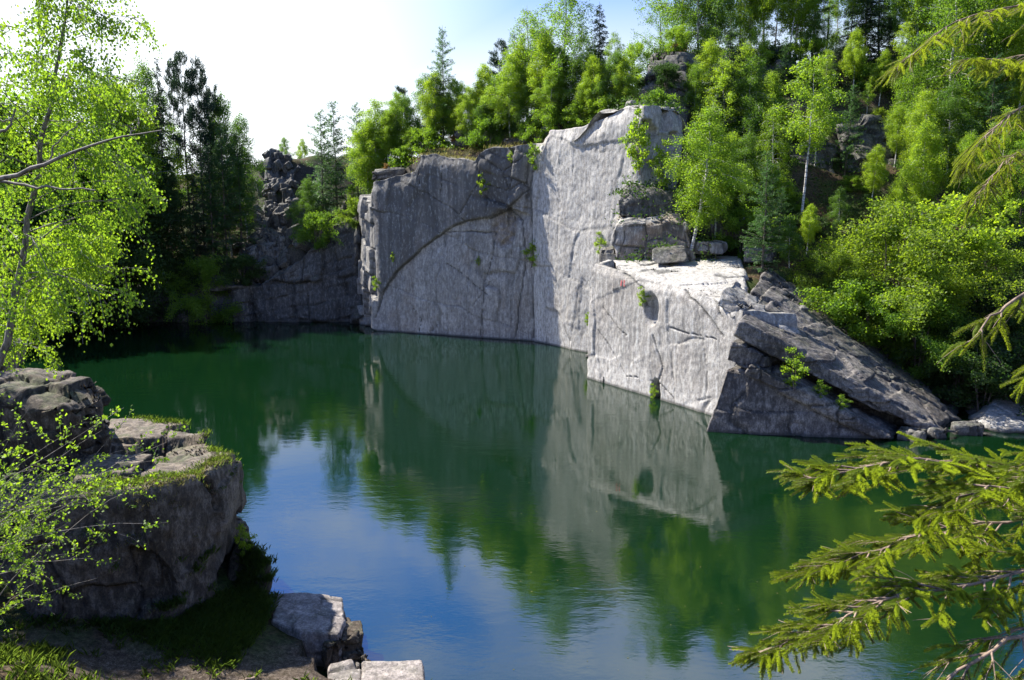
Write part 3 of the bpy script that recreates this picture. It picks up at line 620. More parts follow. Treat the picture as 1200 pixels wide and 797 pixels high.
# cliff top stones
rock('boulder', 'dark squared block lying on the cliff top beside the rusty shrub', 'boulder', box_pts(P3(544, 164, 59), (1.5, 1.2, .9), (.1, .12, .2), .2, 5, .55), L=.1, amp=.05, seed=81, mt='dark_granite')
rock('boulder', 'thin dark slab balanced on the left tip of the cliff', 'boulder', box_pts(P3(456, 203, 58.6), (2.0, 1.6, .5), (.05, -.1, .1), .2, 6, .5), L=.1, amp=.05, seed=82, mt='dark_granite')
rock('boulder', 'long flat stone in the turf under the white birch trunk', 'boulder', box_pts(P3(655, 152, 54.8), (2.0, 1.3, .6), (.1, -.14, .5), .2, 7, .5), L=.1, amp=.06, seed=83, mt='dark_granite')
rock('boulder', 'low stone at the cliff rim right of the rusty shrub', 'boulder', box_pts(P3(605, 166, 56.5), (1.6, 1.2, .5), (.1, -.1, .3), .2, 8, .5), L=.1, amp=.06, seed=84, mt='dark_granite')
# foreground rocks
nz_ = 3.7
fr = [at_z(264, 541, nz_), at_z(271, 530, nz_+.02), at_z(214, 499, nz_), at_z(134, 487, nz_), at_z(224, 558, nz_), at_z(180, 574, nz_-.05), at_z(60, 590, nz_-.1), at_z(-60, 590, nz_), at_z(-60, 500, nz_)]
frb = []
for p in fr[:7]: frb.append(Vector((p.x*1.0, p.y-.15, .2)))
frb[0] = at_z(256, 690, .8); frb[1] = at_z(280, 640, .9)+Vector((.1, .3, -.9))
def near_extra(V_, at): at['rust'] += .25*sstep(.4, .6, fbm(V_*.6, 5, 3)*.5+.5)*(V_[:, 2] < 3.4); at['pale'] += sstep(3.4, 3.6, V_[:, 2])*.9; at['stain'] += .3*sstep(3.2, 1.2, V_[:, 2])  # darker towards the foot, paler on top
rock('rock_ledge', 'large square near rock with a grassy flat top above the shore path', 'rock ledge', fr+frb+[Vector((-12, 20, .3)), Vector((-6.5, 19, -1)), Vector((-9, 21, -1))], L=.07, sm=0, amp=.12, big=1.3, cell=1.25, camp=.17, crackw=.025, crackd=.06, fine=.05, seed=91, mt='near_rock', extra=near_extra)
rock('boulder', 'rough weathered boulder on the back of the grassy near rock', 'boulder', [at_y(-30, 436, 17), at_y(60, 441, 17), at_y(105, 450, 16.8), at_y(128, 468, 16.6), at_y(130, 500, 16.4), at_y(126, 530, 16.3), at_y(60, 560, 15.6), at_y(-40, 560, 15.6), at_y(-30, 470, 15.5), at_y(70, 480, 15.5), at_y(0, 440, 19), at_y(100, 455, 18.5), at_y(120, 500, 18.5)], L=.07, amp=.22, big=.8, cell=.9, camp=.12, fine=.04, seed=92, mt='near_rock')
rock('boulder', 'dark lump of rock above the boulder under the near birch', 'boulder', box_pts(at_y(-10, 420, 19.5), (1.2, 1, .9), (0, .2, .4), .1, 9, .3), L=.08, amp=.1, seed=93, mt='near_rock')
rock('boulder', 'slanted dark rock leaning out over the water behind the near rock', 'boulder', [at_y(278, 625, 17.2), at_y(300, 640, 16.8), at_y(320, 656, 16.5), at_y(312, 664, 16.4), at_y(280, 690, 16.2), at_y(262, 680, 16.4), at_y(270, 640, 18.2), at_y(310, 662, 17.4), at_y(300, 690, 17.2), at_y(260, 690, 17.5), at_y(311, 705, 16.3)], L=.06, amp=.07, cell=.7, camp=.05, seed=94, mt='near_rock')
def slab_pts(cs, z, zb): return [at_z(a, b_, z+dz) for a, b_, dz in cs]+[Vector((at_z(a, b_, z).x, at_z(a, b_, z).y+.02, zb)) for a, b_, dz in cs]
rock('stone_block', 'quarried granite block with a sunlit rough top beside the path end', 'stone block', slab_pts([(322, 696, .02), (360, 694, .04), (403, 699, 0), (403, 728, 0), (398, 744, -.03), (352, 741, -.02), (318, 727, 0)], .72, -.5), L=.05, amp=.05, big=.6, cell=.9, camp=.02, crackd=.02, fine=.02, seed=95, mt='block')
rock('stone_block', 'pale cut slab at the bottom edge jutting over the water', 'stone block', slab_pts([(424, 774, 0), (494, 774, .02), (497, 800, .01), (497, 850, 0), (424, 850, 0)], .55, -.5), L=.05, amp=.03, big=.6, cell=1.4, camp=.02, crackd=.02, fine=.018, seed=96, mt='block')
rock('stone_block', 'cracked low slab joining the path to the pale cut slab', 'stone block', slab_pts([(385, 780, 0), (423, 775, 0), (423, 850, 0), (380, 850, 0)], .5, -.5), L=.05, amp=.05, big=.5, cell=.7, camp=.04, fine=.02, seed=97, mt='block')
rock('stone', 'small rounded stone sticking out over the water between the two blocks', 'stone', box_pts(at_z(412, 743, .45), (.42, .5, .32), (.1, .2, .3), .1, 11, .4), L=.04, amp=.05, big=.3, cell=.6, camp=.02, seed=98, mt='near_rock')
rock('stone', 'small dark stone at the water beside the block corner', 'stone', box_pts(at_z(409, 772, .12), (.35, .35, .3), (0, 0, .6), .1, 12, .4), L=.04, amp=.05, big=.3, cell=.6, camp=.02, seed=99, mt='near_rock')
rock('stone', 'dark footing stone beneath the quarried granite block', 'stone', box_pts(at_z(396, 762, .15), (.8, .8, .8), (0, 0, .6), .1, 13, .4), L=.05, amp=.07, big=.4, cell=.6, camp=.04, seed=100, mt='near_rock')
# ------------------------------------------------------------------ drop onto what is built
allV = []; allF = []; o_ = 0
for V_, F_ in BV:
    allV.extend(map(tuple, V_)); allF.extend([[a+o_ for a in f] for f in F_]); o_ += len(V_)
TREE = BVHTree.FromPolygons(allV, allF, all_triangles=False); del allV, allF
def drop(x, y, z0=60):
    h = TREE.ray_cast(Vector((x, y, z0)), Vector((0, 0, -1)))
    return h[0].z if h[0] else 0.0
#@@VEG0@@
# ------------------------------------------------------------------ vegetation generators
class Tubes:
    def __init__(s): s.V = []; s.F = []; s.n = 0
    def add(s, pts, rad, sides=6):
        pts = np.asarray(pts, float); rad = np.asarray(rad, float); n = len(pts)
        d = np.gradient(pts, axis=0); d /= np.linalg.norm(d, axis=1)[:, None]+1e-9
        ref = np.array([1., 0, 0]) if abs(d[0][0]) < .8 else np.array([0, 1., 0])
        a = np.cross(d, ref); a /= np.linalg.norm(a, axis=1)[:, None]+1e-9; b_ = np.cross(d, a)
        t = np.arange(sides)*2*PI/sides
        ring = pts[:, None, :]+rad[:, None, None]*(a[:, None, :]*np.cos(t)[None, :, None]+b_[:, None, :]*np.sin(t)[None, :, None])
        s.V.append(ring.reshape(-1, 3)); i = np.arange(n-1)[:, None]*sides; j = np.arange(sides)[None, :]; j2 = (j+1) % sides
        s.F.append(np.stack([(i+j), (i+j2), (i+sides+j2), (i+sides+j)], 2).reshape(-1, 4)+s.n); s.n += n*sides
    def mesh(s, name, mt): return np_mesh(name, np.concatenate(s.V), np.concatenate(s.F), mt, True)
def leaf_quads(P_, size, rs, asp=.7, up=0.0, axis_=None, hue=None):
    """one folded rhombus per point"""
    n = len(P_); size = np.broadcast_to(size, (n,))
    a = rs.normal(size=(n, 3)) if axis_ is None else axis_+rs.normal(size=(n, 3))*.35
    a /= np.linalg.norm(a, axis=1)[:, None]+1e-9
    r = rs.normal(size=(n, 3)); r[:, 2] += up*3; b_ = np.cross(a, r); b_ /= np.linalg.norm(b_, axis=1)[:, None]+1e-9
    c = np.cross(a, b_)
    h = size[:, None]*.5
    V_ = np.stack([P_-a*h, P_+b_*h*asp+c*h*.18, P_+a*h, P_-b_*h*asp+c*h*.18], 1).reshape(-1, 3)
    F_ = np.arange(n*4).reshape(-1, 4); hu = rs.random(n) if hue is None else hue
    return V_, F_, np.repeat(hu, 4)
def bez(p0, d0, L, rs, droop=0., n=5, wob=.08):
    """a limb: starts along d0, bends by droop"""
    pts = [np.array(p0, float)]; d = np.array(d0, float); d /= np.linalg.norm(d)
    for i in range(n):
        d = d+np.array([0, 0, -droop/n])+rs.normal(size=3)*wob; d /= np.linalg.norm(d); pts.append(pts[-1]+d*L/n)
    return np.array(pts)
def along(pts, t):
    s_ = np.linspace(0, 1, len(pts)); return np.stack([np.interp(t, s_, pts[:, k_]) for k_ in range(3)], -1)
def broad(seed, H, cr, cb=.25, limbs=34, leaves=9000, ls=.11, droop=.8, up=.9, lean=0, thick=.011, mt='far_leaf', bk='birch_bark', sub=5, spread=.16, prof=.35, multi=1, hang=0., tw=3):
    rs = np.random.RandomState(seed); T = Tubes(); P_ = []; W = []; hues = []
    for m_ in range(multi):
        a0 = rs.uniform(0, 6.28); off = np.array([math.cos(a0), math.sin(a0), 0])*(.12 if multi > 1 else 0); k_ = (.32*rs.uniform(.5, 1) if multi > 1 else 0)
        tz = np.linspace(0, 1, 9); bend = rs.normal(size=2)*.03*H
        tr_ = np.stack([off[0]+lean*H*tz+off[0]*k_*8*H*tz**1.2/3+bend[0]*np.sin(tz*3)+rs.normal(size=9)*.008*H*tz, off[1]+off[1]*k_*8*H*tz**1.2/3+bend[1]*np.sin(tz*2.5)+rs.normal(size=9)*.008*H*tz, H*tz], 1)
        T.add(tr_, np.maximum(thick*H*(1-tz)**.8, .008), 7)
        for i in range(limbs//multi):
            h = cb+(.97-cb)*((i+rs.random())/(limbs//multi)); q = (h-cb)/(1-cb)
            pr = (min(q/prof, 1)**.6 if q < prof else (1-(q-prof)/(1-prof))**.75)
            L = max(cr*pr*rs.uniform(.65, 1.15), .3); az = i*2.4+rs.uniform(-.5, .5)
            d = np.array([math.cos(az), math.sin(az), up*rs.uniform(.5, 1.2)*(.6+.8*q)])
            b_ = bez(along(tr_, h), d, L*1.15, rs, droop, 6); T.add(b_, np.linspace(.0035*H*(1.1-h), .004, len(b_)), 4)
            tint = rs.uniform(-.3, .3)
            for j in range(sub):
                t = rs.uniform(.25, 1); p = along(b_, t); dd = b_[-1]-b_[0]; dd = dd/np.linalg.norm(dd)+rs.normal(size=3)*.7
                tw_ = bez(p, dd, L*rs.uniform(.25, .5), rs, droop*1.3+hang, 4, .12); T.add(tw_, np.linspace(.008, .003, len(tw_)), 3)
                P_.append(tw_); W.append(L); hues.append(tint)
            P_.append(b_[2:]); W.append(L); hues.append(tint)
    W = np.array(W); W = W/W.sum(); cnt = rs.multinomial(leaves, W); out_ = []; hu = []
    for pts, n, tt in zip(P_, cnt, hues):
        if n == 0: continue
        t = rs.beta(1.3, 1.0, n); c = along(pts, t); out_.append(c+rs.normal(size=(n, 3))*np.array([spread, spread, spread*.8])-np.array([0, 0, 1])*rs.exponential(.05+hang*.3, n)[:, None]); hu.append(np.clip(.5+tt+rs.normal(size=n)*.22, 0, 1))
    Q = np.concatenate(out_); hu = np.concatenate(hu)
    V_, F_, hv = leaf_quads(Q, ls*rs.uniform(.6, 1.25, len(Q)), rs, .75, hue=hu)
    return T.mesh('trunk', M[bk]), np_mesh('crown', V_, F_, M[mt], False, {'hue': hv})
def conifer(seed, H, cr, cb=.1, whorls=26, per=5, kind='spruce', leaves=9000, ls=.2, mt='spruce_leaf', bk='bark', lean=0):
    rs = np.random.RandomState(seed); T = Tubes(); tz = np.linspace(0, 1, 8)
    tr_ = np.stack([lean*H*tz+rs.normal(size=8)*.004*H, rs.normal(size=8)*.004*H, H*tz], 1); T.add(tr_, np.maximum(.0105*H*(1-tz)**.9, .01), 7)
    A = []; D = []; W = []
    for i in range(whorls):
        h = cb+(.985-cb)*(i/whorls)**(.9); q = (h-cb)/(1-cb)
        for j in range(per):
            if kind == 'spruce': L = cr*(1-q)**.75*rs.uniform(.7, 1.1)+.12; up, dr = (.25*q+.0), .35
            elif kind == 'larch': L = cr*(1-q)**.65*rs.uniform(.5, 1.15)*(.5+.5*min(q/.25, 1))+.12; up, dr = .15+.5*q, .25
            else: L = cr*(.55+.45*math.sin(q*3.0))*(1-q)**.3*rs.uniform(.5, 1.15)+.15; up, dr = .15+.6*q, .05
            if kind == 'pine' and rs.random() < .25: continue
            az = rs.uniform(0, 6.28)
            b_ = bez(along(tr_, h+rs.uniform(-.012, .012)), [math.cos(az), math.sin(az), up], L, rs, dr, 5, .05)
            T.add(b_, np.linspace(.0028*H*(1.1-h), .004, len(b_)), 4)
            A.append(b_); D.append((b_[-1]-b_[0])/np.linalg.norm(b_[-1]-b_[0])); W.append(L**(1.4 if kind != 'pine' else 1.0))
    W = np.array(W); cnt = rs.multinomial(leaves, W/W.sum()); Q = []; AX = []; HU = []
    for b_, d, n in zip(A, D, cnt):
        if n == 0: continue
        L = np.linalg.norm(b_[-1]-b_[0]); side = np.cross(d, [0, 0, 1]); side /= np.linalg.norm(side)+1e-9
        if kind == 'pine': t = rs.uniform(.45, 1.03, n); wdt = .16*L+.08; vs = .09
        else: t = rs.uniform(.08, 1.03, n); wdt = .24*L*(1.12-t); vs = .05 if kind == 'spruce' else .06
        u_ = rs.uniform(-1, 1, n)
        c = along(b_, t)+side*(u_*wdt)[:, None]+rs.normal(size=(n, 3))*.03+np.array([0, 0, 1])*(rs.normal(size=n)*vs-(np.abs(u_)*wdt*.5 if kind != 'pine' else -abs(rs.normal(size=n))*.08))[:, None]
        Q.append(c); AX.append(d*1.0+side*np.sign(u_)[:, None]*.8+(np.array([0, 0, -.35]) if kind != 'pine' else np.array([0, 0, .7]))); HU.append(np.clip(t*.7+rs.normal(size=n)*.2, 0, 1))
    Q = np.concatenate(Q); AX = np.concatenate(AX)
    V_, F_, hv = leaf_quads(Q, ls*rs.uniform(.6, 1.3, len(Q)), rs, .28, .6, axis_=AX, hue=np.concatenate(HU))
    return T.mesh('trunk', M[bk]), np_mesh('crown', V_, F_, M[mt], False, {'hue': hv})
PR = {}
def proto(key, H, fn): PR[key] = (H, fn)
_cache = {}
def meshes(key):
    if key not in _cache: _cache[key] = PR[key][1]()
    return _cache[key]
B_ = dict(limbs=56, leaves=32000, ls=.095, droop=1.0, hang=.42, spread=.19)
proto('birch_a', 10, lambda: broad(1, 10, 2.5, .2, mt='birch_leaf', **B_))
proto('birch_b', 10, lambda: broad(2, 10, 1.9, .30, mt='birch_leaf', lean=.04, **B_))
proto('birch_c', 10, lambda: broad(3, 10, 2.6, .18, mt='mid_leaf', prof=.3, **B_))
proto('birch_thin', 10, lambda: broad(4, 10, 1.9, .45, limbs=34, leaves=9000, ls=.11, droop=.8, hang=.2, mt='birch_leaf', thick=.008))
proto('birch_sparse', 10, lambda: broad(5, 10, 2.2, .28, limbs=48, leaves=17000, ls=.082, spread=.12, droop=1.3, hang=.5, mt='far_leaf', thick=.009))
proto('leafy_a', 10, lambda: broad(6, 10, 4.0, .1, limbs=50, leaves=24000, ls=.14, droop=.4, mt='far_leaf', bk='bark', spread=.2))
proto('leafy_b', 10, lambda: broad(7, 10, 3.6, .06, limbs=50, leaves=22000, ls=.14, droop=.5, mt='dark_leaf', bk='bark', spread=.2))
proto('oak', 10, lambda: broad(8, 10, 4.4, .3, limbs=30, leaves=7500, ls=.12, droop=.1, mt='far_leaf', bk='bark', spread=.16, thick=.016, sub=7))
proto('maple', 6, lambda: broad(9, 6, 2.6, .12, limbs=34, leaves=9000, ls=.15, droop=.5, mt='birch_leaf', bk='bark', spread=.14, multi=2))
proto('spruce_a', 10, lambda: conifer(11, 10, 2.7, .05, 30, 6, 'spruce', 15000, .19))
proto('spruce_b', 10, lambda: conifer(12, 10, 1.9, .12, 32, 6, 'spruce', 12000, .18))
proto('larch_a', 10, lambda: conifer(13, 10, 2.5, .2, 26, 5, 'larch', 10000, .17, 'larch_leaf'))
proto('larch_b', 10, lambda: conifer(14, 10, 2.2, .12, 28, 5, 'larch', 9000, .17, 'larch_leaf', lean=.02))
proto('pine_a', 10, lambda: conifer(15, 10, 1.35, .45, 18, 5, 'pine', 8000, .15, 'pine_leaf'))
proto('pine_b', 10, lambda: conifer(16, 10, 1.3, .52, 15, 5, 'pine', 7000, .15, 'pine_leaf', lean=.015))
proto('bush_a', 3, lambda: broad(21, 3, 2.0, .05, limbs=36, leaves=13000, ls=.10, droop=.3, mt='yellow_leaf', bk='bark', multi=4, spread=.12))
proto('bush_b', 3, lambda: broad(22, 3, 2.1, .05, limbs=36, leaves=12000, ls=.11, droop=.4, mt='far_leaf', bk='bark', multi=4, spread=.13))
proto('bush_c', 3, lambda: broad(23, 3, 2.1, .05, limbs=36, leaves=11000, ls=.11, droop=.4, mt='dark_leaf', bk='bark', multi=4, spread=.13))
proto('bigbush_a', 7, lambda: broad(31, 7, 4.0, .03, limbs=54, leaves=34000, ls=.115, droop=.35, mt='yellow_leaf', bk='bark', multi=5, spread=.2))
proto('bigbush_b', 7, lambda: broad(32, 7, 4.0, .03, limbs=54, leaves=32000, ls=.12, droop=.45, mt='far_leaf', bk='bark', multi=5, spread=.2))
proto('bigbush_c', 7, lambda: broad(33, 7, 4.0, .03, limbs=54, leaves=30000, ls=.12, droop=.45, mt='dark_leaf', bk='bark', multi=5, spread=.2))
proto('sapling', 2, lambda: broad(24, 2, .7, .1, limbs=18, leaves=1300, ls=.10, droop=.3, mt='birch_leaf', bk='bark', multi=2, spread=.07))
proto('heath', 1, lambda: broad(25, 1, .9, .05, limbs=20, leaves=2200, ls=.09, droop=.2, mt='rust_leaf', bk='bark', multi=5, spread=.08))
KIND = {'birch_a': 'birch_tree', 'birch_b': 'birch_tree', 'birch_c': 'birch_tree', 'birch_thin': 'birch_tree', 'birch_sparse': 'birch_tree', 'leafy_a': 'leafy_tree', 'leafy_b': 'leafy_tree', 'oak': 'oak_tree', 'maple': 'maple_tree',
        'spruce_a': 'spruce_tree', 'spruce_b': 'spruce_tree', 'larch_a': 'larch_tree', 'larch_b': 'larch_tree', 'pine_a': 'pine_tree', 'pine_b': 'pine_tree', 'bush_a': 'bush', 'bush_b': 'bush', 'bush_c': 'bush', 'bigbush_a': 'bush', 'bigbush_b': 'bush', 'bigbush_c': 'bush', 'sapling': 'sapling', 'heath': 'shrub'}
def plant(key, x, y, z, H, rz, label, group=None, lean=(0, 0), wide=1.0):
    tm, cm = meshes(key); s_ = H/PR[key][0]; nm = KIND[key]; cat = 'tree' if nm.endswith('tree') else nm
    o = empty(nm, label, cat, group, (x, y, z)); o.rotation_euler = (lean[0], lean[1], rz); o.scale = (s_*wide, s_*wide, s_)
    if cat == 'tree': put('trunk', tm, o); put('crown', cm, o)
    else: put('stem', tm, o); put('foliage', cm, o)
    return o
def T_(key, px, Y, pytop, label, group=None, lean=0, wide=1.0, rz=None, zoff=-.1, topx=None):
    """plant so that the tip reaches picture row pytop at depth Y"""
    if group == G1 and px < 735 or (px < 735 and px > 465 and key.startswith('bush') and Y < 62):
        Y = float(np.interp(px, [440, 622, 700, 735], [57.6, 53.2, 50.5, 49.0]))+1.6+max(0, Y-57)*.5
    z = 9.0
    for _ in range(3): x = x_at(px, Y, z); z = drop(x, Y)
    zt = CAMZ+ray(px, pytop).z*(Y/ray(px, pytop).y); H = max(zt-z, .4)
    if key.startswith('bush') and H > 3.2: key = 'big'+key
    return plant(key, x, Y, z+zoff, H, random.Random(int(px*7+Y)).uniform(0, 6.28) if rz is None else rz, label, group, (0, lean), wide)
# ------------------------------------------------------------------ trees one by one
G0 = 0
G1 = 'trees on top of the middle cliff'; G2 = 'trees of the dark wood on the left far shore'; G3 = 'trees on the steep right slope'; G4 = 'conifers between the scree and the cliff'
for a in [
 # beyond the scree, left of the cliff
 ('larch_a', 381, 66, 124, 'feathery larch nearest the scree, left one of the pair with bare lower stems', G4, .0, .9), ('larch_b', 397, 67, 113, 'tallest feathery larch between the scree and the cliff', G4, 0, .9),
 ('larch_a', 421, 68, 116, 'slim larch squeezed between the tall larch and the bright birch', G4, 0, .75), ('birch_c', 363, 65, 205, 'small bright birch low at the right edge of the scree', G4), ('birch_c', 395, 63.5, 240, 'low leafy birch overhanging the dark cliff beside the scree', G4),
 ('leafy_a', 412, 64, 215, 'low green tree in front of the larches beside the cliff corner', G4), ('birch_c', 335, 80, 158, 'birch top just showing above the scree chute', G4), ('birch_a', 356, 80, 160, 'pale birch on the skyline right of the scree head', G4),
 # cliff top, left to right
 ('birch_a', 442, 62, 112, 'bright yellow-green birch at the left corner of the cliff top', G1, 0, 1.1), ('birch_b', 432, 63, 135, 'slim bright birch hanging over the left side of the cliff', G1), ('birch_c', 478, 64, 108, 'broad birch beside the yellow shrubs at the left of the cliff top', G1),
 ('pine_a', 472, 70, 100, 'dark pine top showing behind the bright birches', G1), ('birch_c', 497, 63, 84, 'tall full birch left of the tall larch', G1, 0, 1.1), ('larch_a', 520, 62, 28, 'tall lone larch with a bare stem standing above the cliff', G1, 0, .75),
 ('birch_a', 480, 60, 150, 'low yellowish birch at the rim near the balanced slab', G1), ('birch_c', 540, 64, 92, 'green birch directly right of the tall larch', G1), ('birch_b', 562, 61, 92, 'birch with a pale slim stem above the rusty shrub', G1, 0, 1.1),
 ('spruce_b', 565, 70, 80, 'dark conifer tip between birches above the rusty shrub', G1), ('pine_a', 588, 72, 46, 'small dark pine top on the skyline', G1), ('larch_b', 602, 68, 34, 'green larch tip beside the small dark pine top', G1),
 ('birch_a', 598, 59, 62, 'dense birch with a white trunk left of centre on the cliff top', G1, .05, 1.1), ('birch_sparse', 617, 62, 4, 'tall thin-crowned birch against the white sky', G1, 0, 1.1), ('birch_sparse', 633, 64, 16, 'second thin-crowned birch, just right of the tallest thin one', G1),
 ('birch_c', 625, 60, 78, 'full green birch beneath the thin-crowned birches', G1, 0, 1.1), ('birch_a', 645, 57, 72, 'birch with a bright white trunk leaning over the cliff rim', G1, .12, 1.0), ('birch_sparse', 662, 62, -39, 'tallest birch of the cliff top, reaching the picture edge', G1, 0, 1.2),
 ('birch_c', 672, 59, 60, 'dense birch at the top of the sunlit wall', G1), ('spruce_b', 700, 62, 0, 'narrow spruce rising to the picture top near the crag', G1), ('birch_a', 690, 57, 78, 'bright birch behind the rim of the sunlit wall', G1),
 ('birch_c', 722, 58, 55, 'green birch left of the grey crag', G1), ('leafy_a', 740, 62, 48, 'dark green tree behind the grey crag', G1), ('birch_b', 738, 52, 112, 'small birch on the rim beside the leaning pale rock', G1, 0, .9),
 ('leafy_b', 518, 68, 112, 'dark leafy tree in the gloom behind the larch stem', G1), ('leafy_b', 585, 67, 100, 'dark leafy tree in the gloom behind the rusty shrub', G1), ('leafy_b', 640, 68, 90, 'dark leafy tree in the gloom between white trunks', G1), ('leafy_b', 690, 66, 60, 'dark leafy tree behind the birches of the sunlit wall', G1), ('leafy_b', 455, 68, 135, 'dark leafy tree behind the bright corner birch', G1),
 ('oak', 793, 62, -76, 'dark-stemmed oak with open boughs on the hilltop above the crag', G1), ('oak', 770, 66, 5, 'small open-branched oak left of the hilltop oak', G1),
]:
    T_(*a)
for a in [
 ('larch_b', 251, 63, 165, 'dark-shaded larch at the shore below the pines', G2), ('spruce_b', 232, 63, 185, 'short dark spruce at the shore left of the pines', G2), ('pine_b', 262, 67, 100, 'shorter pine right of the tall conifers', G2, 0, .6), ('pine_a', 250, 66, 88, 'slim pine just right of the tall conifers', G2, 0, .5), ('larch_a', 268, 64, 140, 'dark feathery larch under the light-topped birch', G2, 0, .8), ('larch_b', 284, 66, 150, 'feathery larch near the left side of the scree', G2),
 ('spruce_b', 200, 64, 60, 'dark narrow spruce at the left of the tall conifers', G2, 0, .5), ('pine_a', 226, 65, 58, 'tall bare-stemmed pine in the middle of the tall conifers', G2, 0, .62), ('pine_b', 241, 65, 68, 'tall bare-stemmed pine at the right of the tall conifers', G2, .02, .62),
 ('pine_b', 213, 68, 72, 'pine behind the narrow spruce', G2, 0, .5), ('birch_c', 181, 66, 64, 'pale birch left of the narrow dark spruce', G2, 0, .7), ('birch_a', 160, 63, 92, 'bright birch seen past the leaning near birch', G2), ('birch_c', 272, 67, 104, 'birch with a light top right of the pines', G2, 0, .62),
 ('birch_c', 291, 68, 128, 'drooping birch at the right end of the left wood', G2, 0, .7), ('larch_a', 255, 66, 105, 'larch just behind the right pine', G2, 0, .6), ('birch_c', 130, 62, 78, 'tall birch behind the near birch crown', G2), ('larch_a', 143, 65, 70, 'larch tip showing behind the near birch', G2),
 ('birch_a', 95, 60, 95, 'birch behind the middle of the near birch', G2), ('leafy_a', 60, 58, 110, 'broad green tree behind the near birch trunk', G2), ('leafy_b', 20, 57, 120, 'dark tree at the far left edge behind the near birch', G2), ('leafy_a', -30, 56, 100, 'broad tree outside the left picture edge', G2), ('spruce_a', -10, 60, 90, 'dark spruce behind the left edge trees', G2),
 ('leafy_b', 205, 62, 200, 'low dark tree below the narrow spruce', G2, 0, .7), ('leafy_b', 175, 61.5, 195, 'low dark tree near the shore right of the near birch', G2),
 ('leafy_b', 150, 60, 210, 'low dark tree at the shore behind the near birch leaves', G2), ('spruce_a', 247, 67, 150, 'dark spruce inside the wood behind the pines', G2, 0, .6), ('spruce_a', 280, 70, 160, 'dark spruce inside the wood near the scree', G2, 0, .6),
 ('leafy_b', 115, 60, 180, 'dark tree low behind the near birch', G2), ('leafy_b', 80, 58, 190, 'dark tree filling the shore behind the birch', G2), ('leafy_b', 40, 56, 190, 'dark shore tree behind the birch trunk', G2), ('leafy_b', 0, 55, 190, 'dark shore tree at the left edge', G2)]:
    T_(*a)
